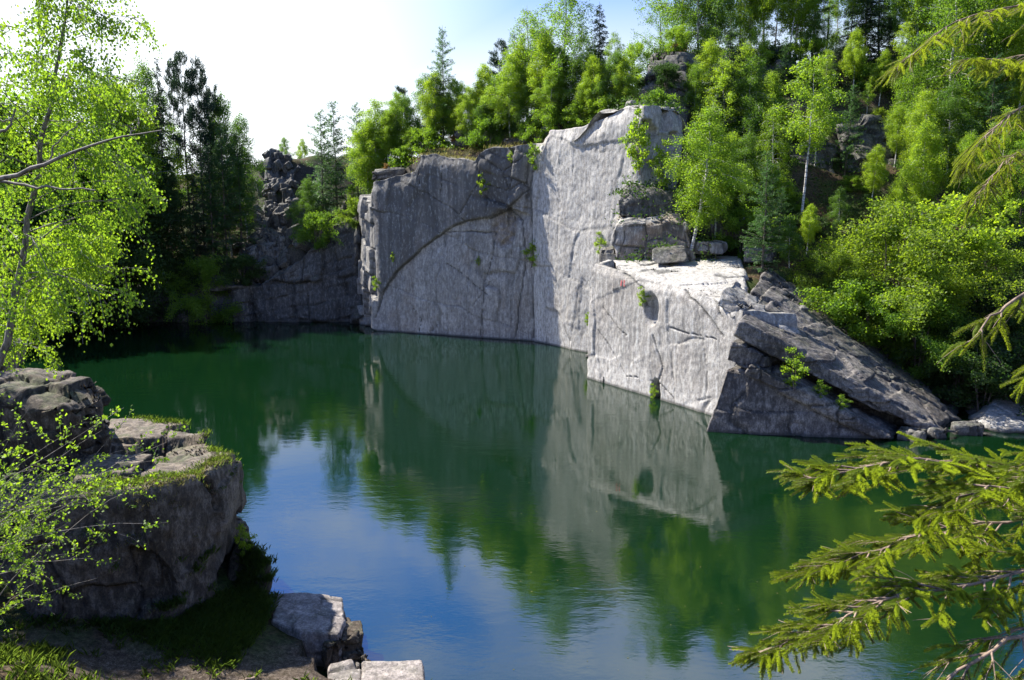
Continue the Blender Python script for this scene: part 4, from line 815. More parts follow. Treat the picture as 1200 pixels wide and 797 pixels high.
for a in [
 # right slope: front row
 ('birch_a', 810, 43, 118, 'bright leaning birch at the back of the sunlit ledge', G3, -.12, 1.15), ('birch_b', 838, 44, 180, 'small bright birch just right of the leaning birch', G3), ('birch_a', 800, 45, 205, 'low bright birch shoots under the leaning birch', G3),
 ('birch_thin', 858, 50, 62, 'birch with a bare white stem leaning before the dark spruce', G3, .12), ('birch_thin', 938, 45, 58, 'slender birch with a long pale stem and small bright crown', G3, .06, 1.1), ('spruce_a', 848, 51, 20, 'dark spruce behind the leaning bright birch', G3, 0, 1.0),
 ('larch_b', 893, 39, 170, 'young larch standing on the end of the sunlit ledge', G3, 0, .95), ('larch_a', 912, 42, 215, 'feathery larch behind the young ledge larch', G3), ('birch_c', 880, 50, 60, 'green birch between the spruce and the slender birch', G3), ('leafy_a', 905, 46, 190, 'green tree below the slender birch', G3),
 ('bush_b', 870, 44, 245, 'leafy bush at the back of the ledge between birch and larch', G3), ('birch_sparse', 900, 47, 120, 'rust-tinged thin tree left of the slender birch', G3),
 ('birch_thin', 1015, 53, 95, 'white-stemmed birch above the blocky outcrop', G3, .05), ('birch_thin', 1058, 56, 20, 'birch with a leaning white trunk high on the slope', G3, .12), ('spruce_a', 1012, 60, -69, 'big dark spruce on the skyline, centre right', G3), ('birch_thin', 922, 60, -44, 'hilltop birch with a pale leaning stem', G3, .1),
 ('birch_a', 1075, 47, 100, 'bright birch right of the blocky outcrop', G3), ('birch_b', 1048, 49, 120, 'small bright birch beside the outcrop', G3), ('birch_c', 1110, 47, 90, 'green birch above the bright maple', G3), ('birch_a', 1140, 49, 70, 'birch with white stem near the right edge', G3), ('birch_c', 1180, 50, 30, 'tall birch at the right edge of the slope', G3),
 ('maple', 1105, 39, 225, 'bright fresh-leaved maple on the lower right slope', G3, 0, 1.2), ('maple', 1150, 41, 215, 'second fresh-leaved maple by the right edge', G3, 0, 1.2), ('leafy_a', 1195, 43, 150, 'leafy tree at the right edge above the shore', G3),
 ('leafy_b', 975, 43, 260, 'dark green tree left of the big yellow-green bush', G3), ('leafy_b', 1015, 44, 225, 'dark tree behind the big yellow-green bush', G3), ('leafy_b', 1050, 46, 215, 'dark tree between outcrop and maple', G3),
 ('spruce_a', 1150, 56, 0, 'dark spruce on the upper right slope', G3), ('spruce_a', 980, 57, 40, 'dark spruce above the split rock', G3), ('spruce_b', 1095, 57, 10, 'narrow dark spruce on the upper slope', G3), ('larch_a', 940, 52, 120, 'larch behind the slender birch', G3), ('leafy_b', 925, 49, 205, 'dark tree behind the slender birch stem', G3),
 ('leafy_b', 1085, 52, 150, 'dark tree behind the bright birch by the outcrop', G3), ('leafy_b', 1135, 45, 200, 'dark tree behind the maples', G3), ('leafy_b', 1180, 40, 250, 'dark tree above the right shore', G3), ('leafy_b', 868, 56, 90, 'dark tree in shade behind the bare white stem', G3), ('leafy_b', 820, 51, 130, 'dark tree behind the leaning bright birch', G3), ('leafy_b', 790, 56, 110, 'dark tree right of the grey crag', G3),
 ('birch_c', 830, 60, -60, 'bright birch on the hilltop right of the oak', G3), ('birch_c', 868, 63, -51, 'hilltop birch between the oak and the high crag', G3), ('leafy_a', 850, 56, 55, 'leafy tree under the hilltop birches', G3), ('birch_b', 895, 64, -75, 'slim hilltop birch with sky behind it', G3), ('larch_b', 950, 63, -75, 'hilltop larch left of the big dark spruce', G3),
 ('birch_sparse', 975, 64, -30, 'thin hilltop birch beside the big dark spruce', G3), ('birch_c', 1045, 64, -25, 'hilltop birch right of the big dark spruce', G3), ('pine_b', 905, 66, -35, 'hilltop pine with a bare stem', G3), ('pine_b', 965, 66, -70, 'hilltop pine behind the thin birch', G3), ('birch_c', 1085, 63, -30, 'tall birch on the upper right skyline', G3),
 ('leafy_a', 1120, 60, -55, 'big leafy tree on the upper right skyline', G3), ('birch_a', 1165, 58, -40, 'bright birch in the upper right corner', G3), ('leafy_a', 1205, 56, -45, 'big leafy tree beyond the right edge', G3), ('pine_b', 935, 67, -25, 'hilltop pine between birch and larch', G3), ('birch_thin', 995, 61, -60, 'pale-stemmed birch just left of the dark spruce', G3)]:
    T_(*a)
XT = []
for i, (px, Y, py, kk, lb) in enumerate([(870, 54, 45, 'birch_b', 'slender birch left of the bare white stem'), (886, 57, 25, 'birch_thin', 'pale-stemmed birch under the hilltop birches'), (905, 52, 78, 'birch_b', 'bright slender birch above the ledge larches'), (920, 55, 40, 'larch_b', 'slim larch behind the long pale stem'), (955, 50, 105, 'birch_b', 'bright slender birch right of the long pale stem'), (968, 54, 55, 'birch_thin', 'thin birch in front of the high crag'), (990, 49, 95, 'larch_b', 'slim larch in front of the split rock'), (1000, 56, 30, 'birch_b', 'slender birch under the big dark spruce'), (1030, 55, 55, 'birch_b', 'slender birch above the blocky outcrop'), (1062, 51, 70, 'birch_a', 'full birch right above the outcrop'), (1080, 44, 135, 'birch_b', 'fresh slender birch right of the dead trunk'), (1098, 53, 30, 'birch_thin', 'thin pale-stemmed birch under the upper skyline'), (1120, 50, 45, 'birch_a', 'tall bright birch above the maples'), (1130, 43, 150, 'birch_b', 'slender birch rising over the left maple'), (1155, 46, 60, 'larch_a', 'feathery larch near the right edge'), (1172, 44, 120, 'birch_a', 'bright birch above the right maple'), (1190, 48, 10, 'birch_b', 'tall slender birch at the right edge'), (1020, 46, 165, 'birch_b', 'small bright birch below the blocky outcrop'), (985, 44, 215, 'birch_c', 'bright birch behind the yellow-green bushes'), (945, 42, 235, 'birch_b', 'slim bright birch right of the ledge larch'), (925, 40.5, 250, 'birch_c', 'low bright birch right of the ledge larch'), (1045, 42, 205, 'birch_b', 'slim birch over the big yellow-green bush'), (850, 47, 150, 'birch_b', 'slim bright birch between ledge birch and white stem'), (872, 46, 150, 'birch_c', 'bright birch in front of the bare white stem'), (830, 54, 40, 'birch_b', 'slender birch right of the hilltop oak'), (812, 52, 70, 'birch_c', 'bright birch right of the grey crag'), (1135, 56, 0, 'birch_b', 'slim birch on the upper right slope'), (1070, 60, 0, 'birch_b', 'slim birch below the right skyline'), (1040, 59, 15, 'spruce_b', 'narrow spruce below the right skyline'), (955, 60, 10, 'birch_c', 'full birch on the hilltop edge'), (1100, 50, -60, 'birch_c', 'very tall full birch over the maples'), (1145, 51, -90, 'birch_a', 'very tall bright birch by the right edge'), (1185, 52, -110, 'leafy_a', 'very tall leafy tree at the right edge'), (1030, 61, -80, 'birch_c', 'very tall birch behind the big dark spruce'), (880, 62, -90, 'birch_a', 'very tall birch on the hilltop left of centre'), (1075, 58, -70, 'birch_b', 'very tall slim birch on the upper right slope'), (930, 62, -100, 'birch_b', 'very tall slim birch on the hilltop'), (820, 60, -90, 'birch_c', 'tall birch over the hilltop oak')]):
    T_(kk, px, Y, py, lb, 'trees on the steep right slope', 0.04*(i % 3-1), 1.0)
for i, (px, Y, py, kk, lb) in enumerate([(455, 61, 125, 'birch_b', 'slim birch beside the bright corner birch'), (466, 62, 104, 'birch_a', 'pale green birch left of the broad birch'), (510, 61, 78, 'birch_b', 'slender birch just left of the lone larch'), (532, 62, 88, 'birch_b', 'slender birch touching the lone larch'), (550, 60, 98, 'birch_a', 'bright birch over the dark squared block'), (575, 62, 70, 'birch_b', 'slender birch right of the pale slim stem'), (585, 60, 82, 'birch_c', 'full birch over the turf of the cliff top'), (608, 61, 45, 'birch_b', 'slender birch under the thin crowns'), (640, 60, 35, 'birch_b', 'slender birch over the white leaning trunk'), (655, 59, 50, 'birch_b', 'slim birch left of the tallest birch'), (682, 60, 28, 'birch_sparse', 'thin birch between the tallest birch and the narrow spruce'), (700, 57, 60, 'birch_b', 'slim birch in front of the narrow spruce'), (715, 60, 32, 'birch_sparse', 'thin birch right of the narrow spruce'), (730, 58, 62, 'birch_b', 'slim birch near the grey crag')]):
    T_(kk, px, Y, py, lb, G1, 0.04*(i % 3-1), 1.0)
for a in [
 ('bush_a', 1040, 37.5, 240, 'big yellow-green bush spreading over the tilted slabs', None, 0, 1.05), ('bush_b', 1010, 36.5, 330, 'green bush hanging low over the tilted slabs', None, 0, 1.2), ('bush_b', 1075, 36, 345, 'green bush above the foot of the tilted slab', None, 0, 1.2), ('bush_a', 985, 38.5, 290, 'yellow-green bush at the left of the big bush', None, 0, 1.0),
 ('bush_a', 1090, 37.5, 280, 'yellow-green bush right of the big bush', None, 0, 1.1), ('bush_c', 1150, 34, 405, 'low dark shrub growing over the right shore', None, 0, 1.3), ('bush_c', 1120, 35.5, 370, 'dark green bush over the end of the slabs', None, 0, 1.1), ('bush_b', 950, 40.5, 305, 'green bush behind the young larch', None, 0, 1.0),
 ('bush_c', 1185, 36.5, 370, 'dark bush on the bank above the pale shore boulder', None, 0, 1.2), ('bush_c', 1145, 37.5, 330, 'dark bush below the maples', None, 0, 1.2),
 ('bush_c', 940, 44, 250, 'shaded bush under the slender birch', None, 0, 1.2), ('bush_b', 1000, 47, 205, 'bush growing at the foot of the blocky outcrop', None, 0, 1.2),
 ('bush_b', 245, 61.5, 300, 'pale shrub on the rim of the far low cliff', None), ('bush_c', 205, 61.3, 305, 'dark shrub at the left of the far low cliff', None, 0, 1.3), ('bush_c', 285, 61.8, 300, 'dark shrub above the middle of the far low cliff', None, 0, 1.3),
 ('bush_b', 372, 62.3, 250, 'bright shrub hanging on the dark cliff by the scree', None, 0, .9), ('bush_a', 420, 61.5, 232, 'bright yellow-green shrub in the notch left of the cliff corner', None, 0, .9),
 ('heath', 532, 58.3, 166, 'rust-brown shrub on the cliff top beside the dark block', None, 0, 1.3), ('heath', 555, 57.8, 168, 'smaller rust-brown shrub under the dark block', None, 0, 1.2), ('heath', 600, 57, 158, 'low brown shrub in the turf of the cliff top', None, 0, 1.2), ('heath', 452, 58.6, 196, 'small brown shrub at the left tip of the cliff', None),
 ('heath', 795, 57, 52, 'brown shrub on top of the grey crag', None, 0, 1.2),
 ('bush_b', 470, 59.5, 172, 'green shrub at the left end of the cliff top', None), ('bush_b', 500, 60, 150, 'green shrub behind the cliff rim by the larch', None, 0, 1.2), ('bush_b', 572, 59, 135, 'green shrub between the dark block and white trunk', None), ('bush_b', 625, 57.5, 138, 'green shrub left of the leaning white trunk', None), ('bush_b', 680, 55.5, 120, 'green shrub at the rim of the sunlit wall', None), ('bush_b', 708, 54, 112, 'green shrub near the right end of the sunlit wall', None), ('bush_c', 600, 60, 130, 'dark shrub in the shade behind the white trunk', None), ('bush_b', 652, 56, 126, 'small green shrub on the rim at the left end of the sunlit wall', None), ('bush_c', 780, 52, 75, 'dark shrub growing on the grey crag', None, 0, 1.0), ('bush_b', 770, 50, 105, 'green shrub at the foot of the grey crag', None), ('bush_c', 655, 58.5, 112, 'dark shrub in the shade behind the leaning trunk', None),
 ]:
    T_(*a)
rs_ = np.random.RandomState(77); n_ = 0
while n_ < 95:
    x_, y_ = rs_.uniform(8, 36), rs_.uniform(43, 66)
    if lake_dist([x_], [y_])[0] < 3 or (x_ < 13 and y_ < 48): continue
    dy_ = ray(0, 0); q_ = cam.matrix_basis.inverted() @ Vector((x_, y_, 13)); pxx = CX+F*q_.x/-q_.z
    if 965 < pxx < 1060 and y_ < 53: continue
    n_ += 1; H_ = rs_.uniform(.8, 1.9); kk = ['bush_b', 'bush_c', 'bush_c', 'bush_a', 'bush_b'][n_ % 5]
    plant(kk, x_, y_, drop(x_, y_)-.15, H_, rs_.uniform(0, 6), {'bush_a': 'yellow-green shrub of the thicket between the trees of the right slope', 'bush_b': 'fresh green shrub of the thicket between the trees of the right slope', 'bush_c': 'dark green shrub of the thicket between the trees of the right slope'}[kk], 'shrubs of the right slope thicket', wide=1.1)
def stuck(key, px, py, Y, H, label, wide=1.0, lean=0):
    p = at_y(px, py, Y); plant(key, p.x, p.y, p.z, H, px, label, None, (0, lean), wide)
def on_wall(cl, px, py, seg, out=.12):
    s_, z = cl.sz(px, py, seg); p = cl.plan(np.array([s_]))[0]+cl.nrm[seg]*out; return p[0], p[1], z
for cl, px, py, seg, H, lb in [(MC, 569, 228, 1, 1.3, 'small green sapling rooted in the broken rock near the cliff top'), (MC, 598, 190, 1, .8, 'tuft of green in the dark joint under the cliff rim'), (MC, 622, 312, 1, 1.7, 'dark bushy sapling low in the corner between the two cliff faces'),
   (MC, 463, 306, 1, .7, 'tiny sapling on the arched crack near its left end'), (MC, 443, 340, 1, 1.0, 'bright sapling on the left edge of the cliff'), (MC, 560, 310, 1, .6, 'tiny sapling in the middle of the shaded face'), (MC, 634, 200, 1, 1.9, 'bright sapling hanging in the upper corner of the cliff'), (MC, 690, 380, 2, .8, 'tiny bright sapling low on the sunlit wall'), (MC, 706, 298, 2, 1.3, 'pale sapling at the right side of the sunlit wall'),
   (SB, 757, 358, 1, .9, 'sapling in the split of the sunlit ledge'), (SB, 769, 466, 1, .7, 'leafy tuft in the cleft at the water line of the ledge'), (MC, 741, 190, 2, 2.2, 'bright sapling beside the pale leaning rock')]:
    x, y, z = on_wall(cl, px, py, seg); plant('sapling', x, y, z-.1, H, px, lb)
stuck('sapling', 932, 458, 30.5, 1.5, 'bright bushy sapling in the gap under the long tilted slab', 1.2)
stuck('sapling', 752, 205, 45.2, 3.2, 'leggy sapling climbing the dark end of the sunlit wall', .8)
stuck('sapling', 772, 222, 45.0, 2.4, 'sapling on top of the dark stepped block')
stuck('sapling', 965, 468, 30.6, .7, 'low grassy tuft on the lower slab to the right of the bushy sapling', 1.5)
stuck('sapling', 990, 482, 30.4, .6, 'small leafy tuft near the lower end of the slab gap', 1.5)
stuck('sapling', 697, 388, 43.0, .8, 'small bright sapling on the narrow shaded rock')
stuck('sapling', 812, 340, 39.5, .5, 'grassy tuft in the crack of the ledge top', 1.3)
# ------------------------------------------------------------------ ground cover and grass
def scatter(n, xr, yr, seed, cond):
    rs = np.random.RandomState(seed); X = rs.uniform(*xr, n); Y = rs.uniform(*yr, n); m_ = cond(X, Y); X, Y = X[m_], Y[m_]
    return rs, X, Y
def cover(name, label, n, xr, yr, seed, cond, size, mt, hgt):
    rs, X, Y = scatter(n, xr, yr, seed, cond); Z = np.array([drop(a, b_) for a, b_ in zip(X, Y)])
    m_ = Z > .25; X, Y, Z = X[m_], Y[m_], Z[m_]; k_ = 26
    P_ = np.repeat(np.stack([X, Y, Z], 1), k_, 0)+rs.normal(size=(len(X)*k_, 3))*np.array([.32, .32, .0])
    P_[:, 2] += np.abs(rs.normal(size=len(P_)))*hgt*np.repeat(rs.uniform(.3, 1.2, len(X)), k_)+.02
    V_, F_, hv = leaf_quads(P_, size*rs.uniform(.6, 1.4, len(P_)), rs, .7)
    put(name, np_mesh(name, V_, F_, M[mt], False, {'hue': hv}), None, label, 'undergrowth', None, 'stuff')
cl_ = lambda X, Y, s_: fbm(np.stack([X*.25, Y*.25, X*0], 1), s_, 2)
cover('undergrowth', 'green undergrowth covering the right slope', 2600, (6, 34), (35, 66), 1, lambda X, Y: (lake_dist(X, Y) > 1.4) & (cl_(X, Y, 3) > -.35) & ~((X < 15) & (Y < 42)), .13, 'cover', .28)
cover('undergrowth', 'dark undergrowth on the left far slope', 2000, (-46, -13), (60, 80), 2, lambda X, Y: (lake_dist(X, Y) > .8) & (cl_(X, Y, 5) > -.35) & ~((X > -24) & (X < -14.5)), .14, 'cover', .3)
cover('undergrowth', 'bright undergrowth between the trunks on the cliff top', 900, (-11, 9), (57.5, 68), 3, lambda X, Y: (lake_dist(X, Y) > 2), .13, 'far_leaf', .35)
def grass(name, label, n, pts_fn, seed, mt, h, wd=.006, blades=14, sp=.06, zmax=99):
    rs = np.random.RandomState(seed); X, Y = pts_fn(rs, n); Z = np.array([drop(a, b_) for a, b_ in zip(X, Y)]); kp = Z < zmax; X, Y, Z = X[kp], Y[kp], Z[kp]
    B = np.repeat(np.stack([X, Y, Z-.02], 1), blades, 0)+rs.normal(size=(len(X)*blades, 3))*np.array([sp, sp, 0]); m_ = len(B)
    a = rs.uniform(0, 2*PI, m_); L = h*rs.uniform(.4, 1.3, m_); tl = rs.uniform(.05, .7, m_)
    D = np.stack([np.cos(a)*tl, np.sin(a)*tl, np.ones(m_)], 1); D /= np.linalg.norm(D, axis=1)[:, None]; S_ = np.stack([-np.sin(a), np.cos(a), 0*a], 1)*wd
    mid = B+D*L[:, None]*.55; tip = B+D*L[:, None]+np.stack([np.cos(a), np.sin(a), -.4+0*a], 1)*(L*.25)[:, None]
    V_ = np.stack([B-S_, B+S_, mid+S_*.8, tip, mid-S_*.8], 1).reshape(-1, 3); F_ = np.arange(m_*5).reshape(-1, 5)
    put(name, np_mesh(name, V_, [F_], M[mt], False, {'hue': np.repeat(rs.random(m_), 5)}), None, label, 'grass', None, 'stuff')
def strip(pp, z, wdt):
    P_ = [at_z(a, b_, z) for a, b_ in pp]
    def fn(rs, n):
        t = rs.uniform(0, len(P_)-1.001, n); i = t.astype(int); f = t-i; A = np.array([(p.x, p.y) for p in P_])
        c = A[i]*(1-f)[:, None]+A[i+1]*f[:, None]+rs.normal(size=(n, 2))*wdt; return c[:, 0], c[:, 1]
    return fn
grass('grass', 'sunlit turf along the front edge of the near rock', 620, strip([(95, 572), (130, 570), (185, 562), (230, 548), (262, 536)], 3.7, .17), 1, 'grass', .085, .004, 9, .06, 3.84)
grass('dry_grass', 'dry yellowish turf on the front edge of the near rock', 260, strip([(150, 575), (200, 565), (240, 548), (265, 535)], 3.7, .12), 2, 'dry_grass', .075, .004, 9, .06, 3.84)
grass('grass', 'grass fringe along the back edge of the near rock', 420, strip([(128, 482), (170, 488), (214, 500)], 3.7, .16), 3, 'grass', .12, .004, 9, .06, 3.84)
grass('grass', 'grass at the water-side corner of the near rock', 120, strip([(240, 512), (268, 530)], 3.7, .09), 4, 'grass', .12, .004, 9, .06, 3.84)
def area(x0, x1, y0, y1, cond):
    def fn(rs, n):
        X = rs.uniform(x0, x1, n*4); Y = rs.uniform(y0, y1, n*4); m_ = cond(X, Y); return X[m_][:n], Y[m_][:n]
    return fn
grass('grass', 'shaded grass between the near rock and the shore path', 3800, area(-9.5, -3.4, 12.6, 16.8, lambda X, Y: (lake_dist(X, Y) > .12) & (Y+.45*fbm(np.stack([X*1.5, Y*1.5, X*0], 1), 4, 3)+np.random.RandomState(2).normal(size=len(X))*.35 > 13.75-.12*(X+4)) & ~((X > -5.0) & (Y < 16.6) & (X < 50))), 5, 'grass', .17, .005, 14, .06, 2.2)
grass('grass', 'sparse grass on the bank below the viewpoint', 900, area(-9, 1, 7, 13.2, lambda X, Y: (cl_(X*3, Y*3, 8)+np.random.RandomState(3).normal(size=len(X))*.3 > .25)), 6, 'grass', .2, .006, 14, .06, 5)
grass('dry_grass', 'dry grass on the turf of the cliff top', 420, area(-7, 2, 53.5, 59, lambda X, Y: lake_dist(X, Y) > .3), 7, 'dry_grass', .22, .015, 10, .2)
# small leafy weeds under the near rock
wm = meshes('sapling')
for i, (px, py, lb) in enumerate([(205, 655, 'low weed against the foot of the near rock'), (165, 668, 'dark weed at the base of the near rock, left of its crack'), (240, 668, 'weed where the near rock meets the grass'), (120, 690, 'weed in deep shade at the left of the path'), (292, 668, 'leafy weed under the slanted dark rock')]):
    p = at_z(px, py, 1.1); plant('sapling', p.x, p.y, drop(p.x, p.y) if drop(p.x, p.y) < 2 else 1.0, .7, i, lb, 'weeds under the near rock', wide=.9)
# ------------------------------------------------------------------ near birch, leaning in from the left
def near_tree(seed, tr_, rad, limbs, leaf_n, ls, mt, bk, droop=.9, sub=7, Lr=(1.2, 2.2), hr=(.2, .98), bias=None, spread=.06):
    rs = np.random.RandomState(seed); T = Tubes(); tr_ = np.array(tr_, float)
    tt = np.linspace(0, 1, 24); sm = along(tr_, tt)+rs.normal(size=(24, 3))*.02; T.add(sm, np.interp(tt, [0, 1], rad), 10); tw = []
    for i in range(limbs):
        h = hr[0]+(hr[1]-hr[0])*(i+rs.random())/limbs; L = rs.uniform(*Lr)*(1.15-h*.8); az = i*2.4+rs.uniform(-.4, .4)
        d = np.array([math.cos(az), math.sin(az), rs.uniform(.2, .9)])
        if bias is not None: d[:2] += bias
        b_ = bez(along(sm, h), d, L, rs, droop*.7, 9, .09); T.add(b_, np.linspace(.018*(1.2-h), .005, len(b_)), 5)
        for j in range(sub):
            t = rs.uniform(.2, 1); dd = (b_[-1]-b_[0])/L+rs.normal(size=3)*.6; c = bez(along(b_, t), dd, L*rs.uniform(.25, .5), rs, droop*1.3, 7, .1); T.add(c, np.linspace(.006, .0025, len(c)), 4); tw.append(c)
            for q_ in range(2):
                t2 = rs.uniform(.3, 1); e_ = bez(along(c, t2), (c[-1]-c[0])+rs.normal(size=3)*.25, rs.uniform(.2, .5), rs, droop*1.8, 5, .1); T.add(e_, np.linspace(.003, .0015, len(e_)), 3); tw.append(e_)
    per = leaf_n//len(tw); P_ = []
    for c in tw:
        t = rs.uniform(0, 1.0, per); P_.append(along(c, t)+rs.normal(size=(per, 3))*spread*np.array([1, 1, .8])-np.array([0, 0, ls*.4]))
    P_ = np.concatenate(P_); P_ = P_[rs.random(len(P_)) < np.interp(P_[:, 2], [10.8, 12.2], [1, .35])]; V_, F_, hv = leaf_quads(P_, ls*rs.uniform(.55, 1.2, len(P_)), rs, .8, axis_=np.array([0, 0, -.8]))
    return T.mesh('trunk', M[bk]), np_mesh('crown', V_, F_, M[mt], False, {'hue': hv})
o = empty('birch_tree', 'near birch leaning in from the left with fresh sunlit leaves hanging over the water', 'tree', None, (0, 0, 0))
tp = [at_y(-70, 620, 13.4), at_y(-20, 480, 13.3), at_y(10, 385, 13.2), at_y(28, 290, 13.1), at_y(45, 190, 13), at_y(60, 110, 13), at_y(75, 20, 13), at_y(84, -60, 13)]
tm, cm = near_tree(101, tp, (.075, .012), 58, 34000, .054, 'birch_leaf', 'twig', sub=7, Lr=(1.3, 2.5), hr=(.32, .99), bias=np.array([.3, 0]))
put('trunk', tm, o); put('crown', cm, o)
o = empty('birch_tree', 'second slender birch at the left edge with leaves reaching down to the boulder', 'tree', None, (0, 0, 0))
tp = [at_y(-160, 640, 14.5), at_y(-90, 500, 14.5), at_y(-30, 400, 14.4), at_y(20, 340, 14.3), at_y(70, 300, 14.2), at_y(105, 280, 14.1)]
tm, cm = near_tree(102, tp, (.07, .012), 26, 13000, .056, 'birch_leaf', 'birch_bark', sub=7, Lr=(1.1, 2.0), hr=(.4, 1), bias=np.array([.4, 0]), droop=1.3)
put('trunk', tm, o); put('crown', cm, o)
for key, x_, y_, H_, lb in [('birch_c', -14.5, 17.5, 9, 'unseen leafy birch added beyond the left edge to shade the near shore'), ('leafy_b', -18, 15, 9, 'unseen dark leafy tree added beyond the left edge for shade')]:
    plant(key, x_, y_, drop(x_, y_)-.1, H_, 1, lb)  # out of view, added to cast shade over the foreground
# bare branches entering at the left
def bare_tree():
    o = empty('bare_tree', 'leafless dark branches reaching in from the left edge across the near birch', 'tree', None, (0, 0, 0)); T = Tubes(); rs = np.random.RandomState(5)
    Y = 7.5; b0 = at_y(-150, 700, Y+.3); t_ = [b0, at_y(-130, 500, Y), at_y(-110, 300, Y), at_y(-100, 100, Y), at_y(-90, -80, Y)]; T.add(np.array([tuple(p) for p in t_]), [.09, .08, .07, .05, .03], 9)
    def br(pp, r0, r1, par=None):
        P_ = np.array([tuple(at_y(a, b_, y)) for a, b_, y in pp]); t = np.linspace(0, 1, 14); Q = along(P_, t)+rs.normal(size=(14, 3))*.008; T.add(Q, np.linspace(r0, r1, 14), 6); return Q
    br([(-105, 230, 7.5), (0, 210, 7.3), (40, 198, 7.2), (85, 178, 7.1), (130, 163, 7.0), (188, 152, 6.9)], .028, .004)
    br([(-112, 190, 7.5), (0, 213, 7.4), (50, 219, 7.3), (111, 224, 7.2)], .02, .005)
    br([(58, 190, 7.2), (64, 170, 7.15), (90, 148, 7.1), (98, 138, 7.1)], .008, .003); br([(152, 158, 7), (160, 148, 7), (163, 138, 7)], .006, .003)
    br([(-104, 170, 7.5), (-20, 160, 7.5), (0, 156, 7.5), (12, 147, 7.5), (18, 130, 7.5)], .02, .008); br([(-104, 160, 7.5), (0, 141, 7.5), (15, 140, 7.5)], .012, .005); br([(88, 178, 7.1), (87, 200, 7.1), (84, 215, 7.1)], .005, .002)
    put('trunk', T.mesh('trunk', M['twig']), o)
bare_tree()
# twiggy shrub at the lower left
def twiggy():
    o = empty('shrub', 'twiggy half-bare shrub with small young leaves arching over the near rock', 'shrub', None, (0, 0, 0)); T = Tubes(); rs = np.random.RandomState(9); tw = []
    for i in range(34):
        Y = rs.uniform(9, 11.5); tx_, ty_ = rs.uniform(-20, 190), rs.uniform(450, 690); b_ = at_y(rs.uniform(-150, -30), rs.uniform(700, 800), Y+.2); e_ = at_y(tx_, ty_, Y-.3)
        b_, e_ = np.array(b_), np.array(e_); b_[2] = max(b_[2], 2.0); mid = (b_+e_)/2+np.array([-.2, 0, .55*rs.uniform(.4, 1.2)])
        t = np.linspace(0, 1, 12)[:, None]; Q = (1-t)**2*b_+2*t*(1-t)*mid+t*t*e_+np.cumsum(rs.normal(size=(12, 3)), 0)*.025; T.add(Q, np.linspace(.010, .002, 12), 5)
        for j in range(9):
            p = along(Q, rs.uniform(.35, 1)); d = (e_-mid)/np.linalg.norm(e_-mid)+rs.normal(size=3)*.8; c = bez(p, d, rs.uniform(.2, .6), rs, .2, 5, .22); T.add(c, np.linspace(.003, .0012, 6), 4); tw.append(c)
    put('stem', T.mesh('stem', M['twig']), o); P_ = []
    for c in tw: n = rs.randint(10, 34); P_.append(along(c, rs.uniform(.1, 1, n))+rs.normal(size=(n, 3))*.025)
    P_ = np.concatenate(P_); V_, F_, hv = leaf_quads(P_, .042*rs.uniform(.6, 1.3, len(P_)), rs, .7)
    put('foliage', np_mesh('foliage', V_, F_, M['birch_leaf'], False, {'hue': hv}), o)
twiggy()
# ------------------------------------------------------------------ needle shoots
def shoots(paths, rs, dens=620, nl=.016, nw=.0011, spread=1.0):
    """flat needles set round each shoot; paths = list of polylines"""
    V_ = []; H_ = []
    for P_, hue in paths:
        seg = np.linalg.norm(np.diff(P_, axis=0), axis=1).sum(); n = max(int(seg*dens), 8)
        t = rs.uniform(0, 1, n); c = along(P_, t); d = along(np.gradient(P_, axis=0), t); d /= np.linalg.norm(d, axis=1)[:, None]+1e-9
        r = rs.normal(size=(n, 3)); r -= (r*d).sum(1)[:, None]*d; r /= np.linalg.norm(r, axis=1)[:, None]+1e-9; r[:, 2] += .25
        a = d*.75+r*spread; a /= np.linalg.norm(a, axis=1)[:, None]; s_ = np.cross(a, d); s_ /= np.linalg.norm(s_, axis=1)[:, None]+1e-9
        L = nl*rs.uniform(.7, 1.15, n)*np.clip(1.25-.5*t, .6, 1.1)
        V_.append(np.stack([c-s_*nw, c+s_*nw, c+a*L[:, None]*.8+s_*nw*.8, c+a*L[:, None], c+a*L[:, None]*.8-s_*nw*.8], 1).reshape(-1, 3)); H_.append(np.repeat(np.clip(hue+.35*t+rs.normal(size=n)*.08, 0, 1), 5))
    V_ = np.concatenate(V_); return V_, np.arange(len(V_)).reshape(-1, 5), np.concatenate(H_)
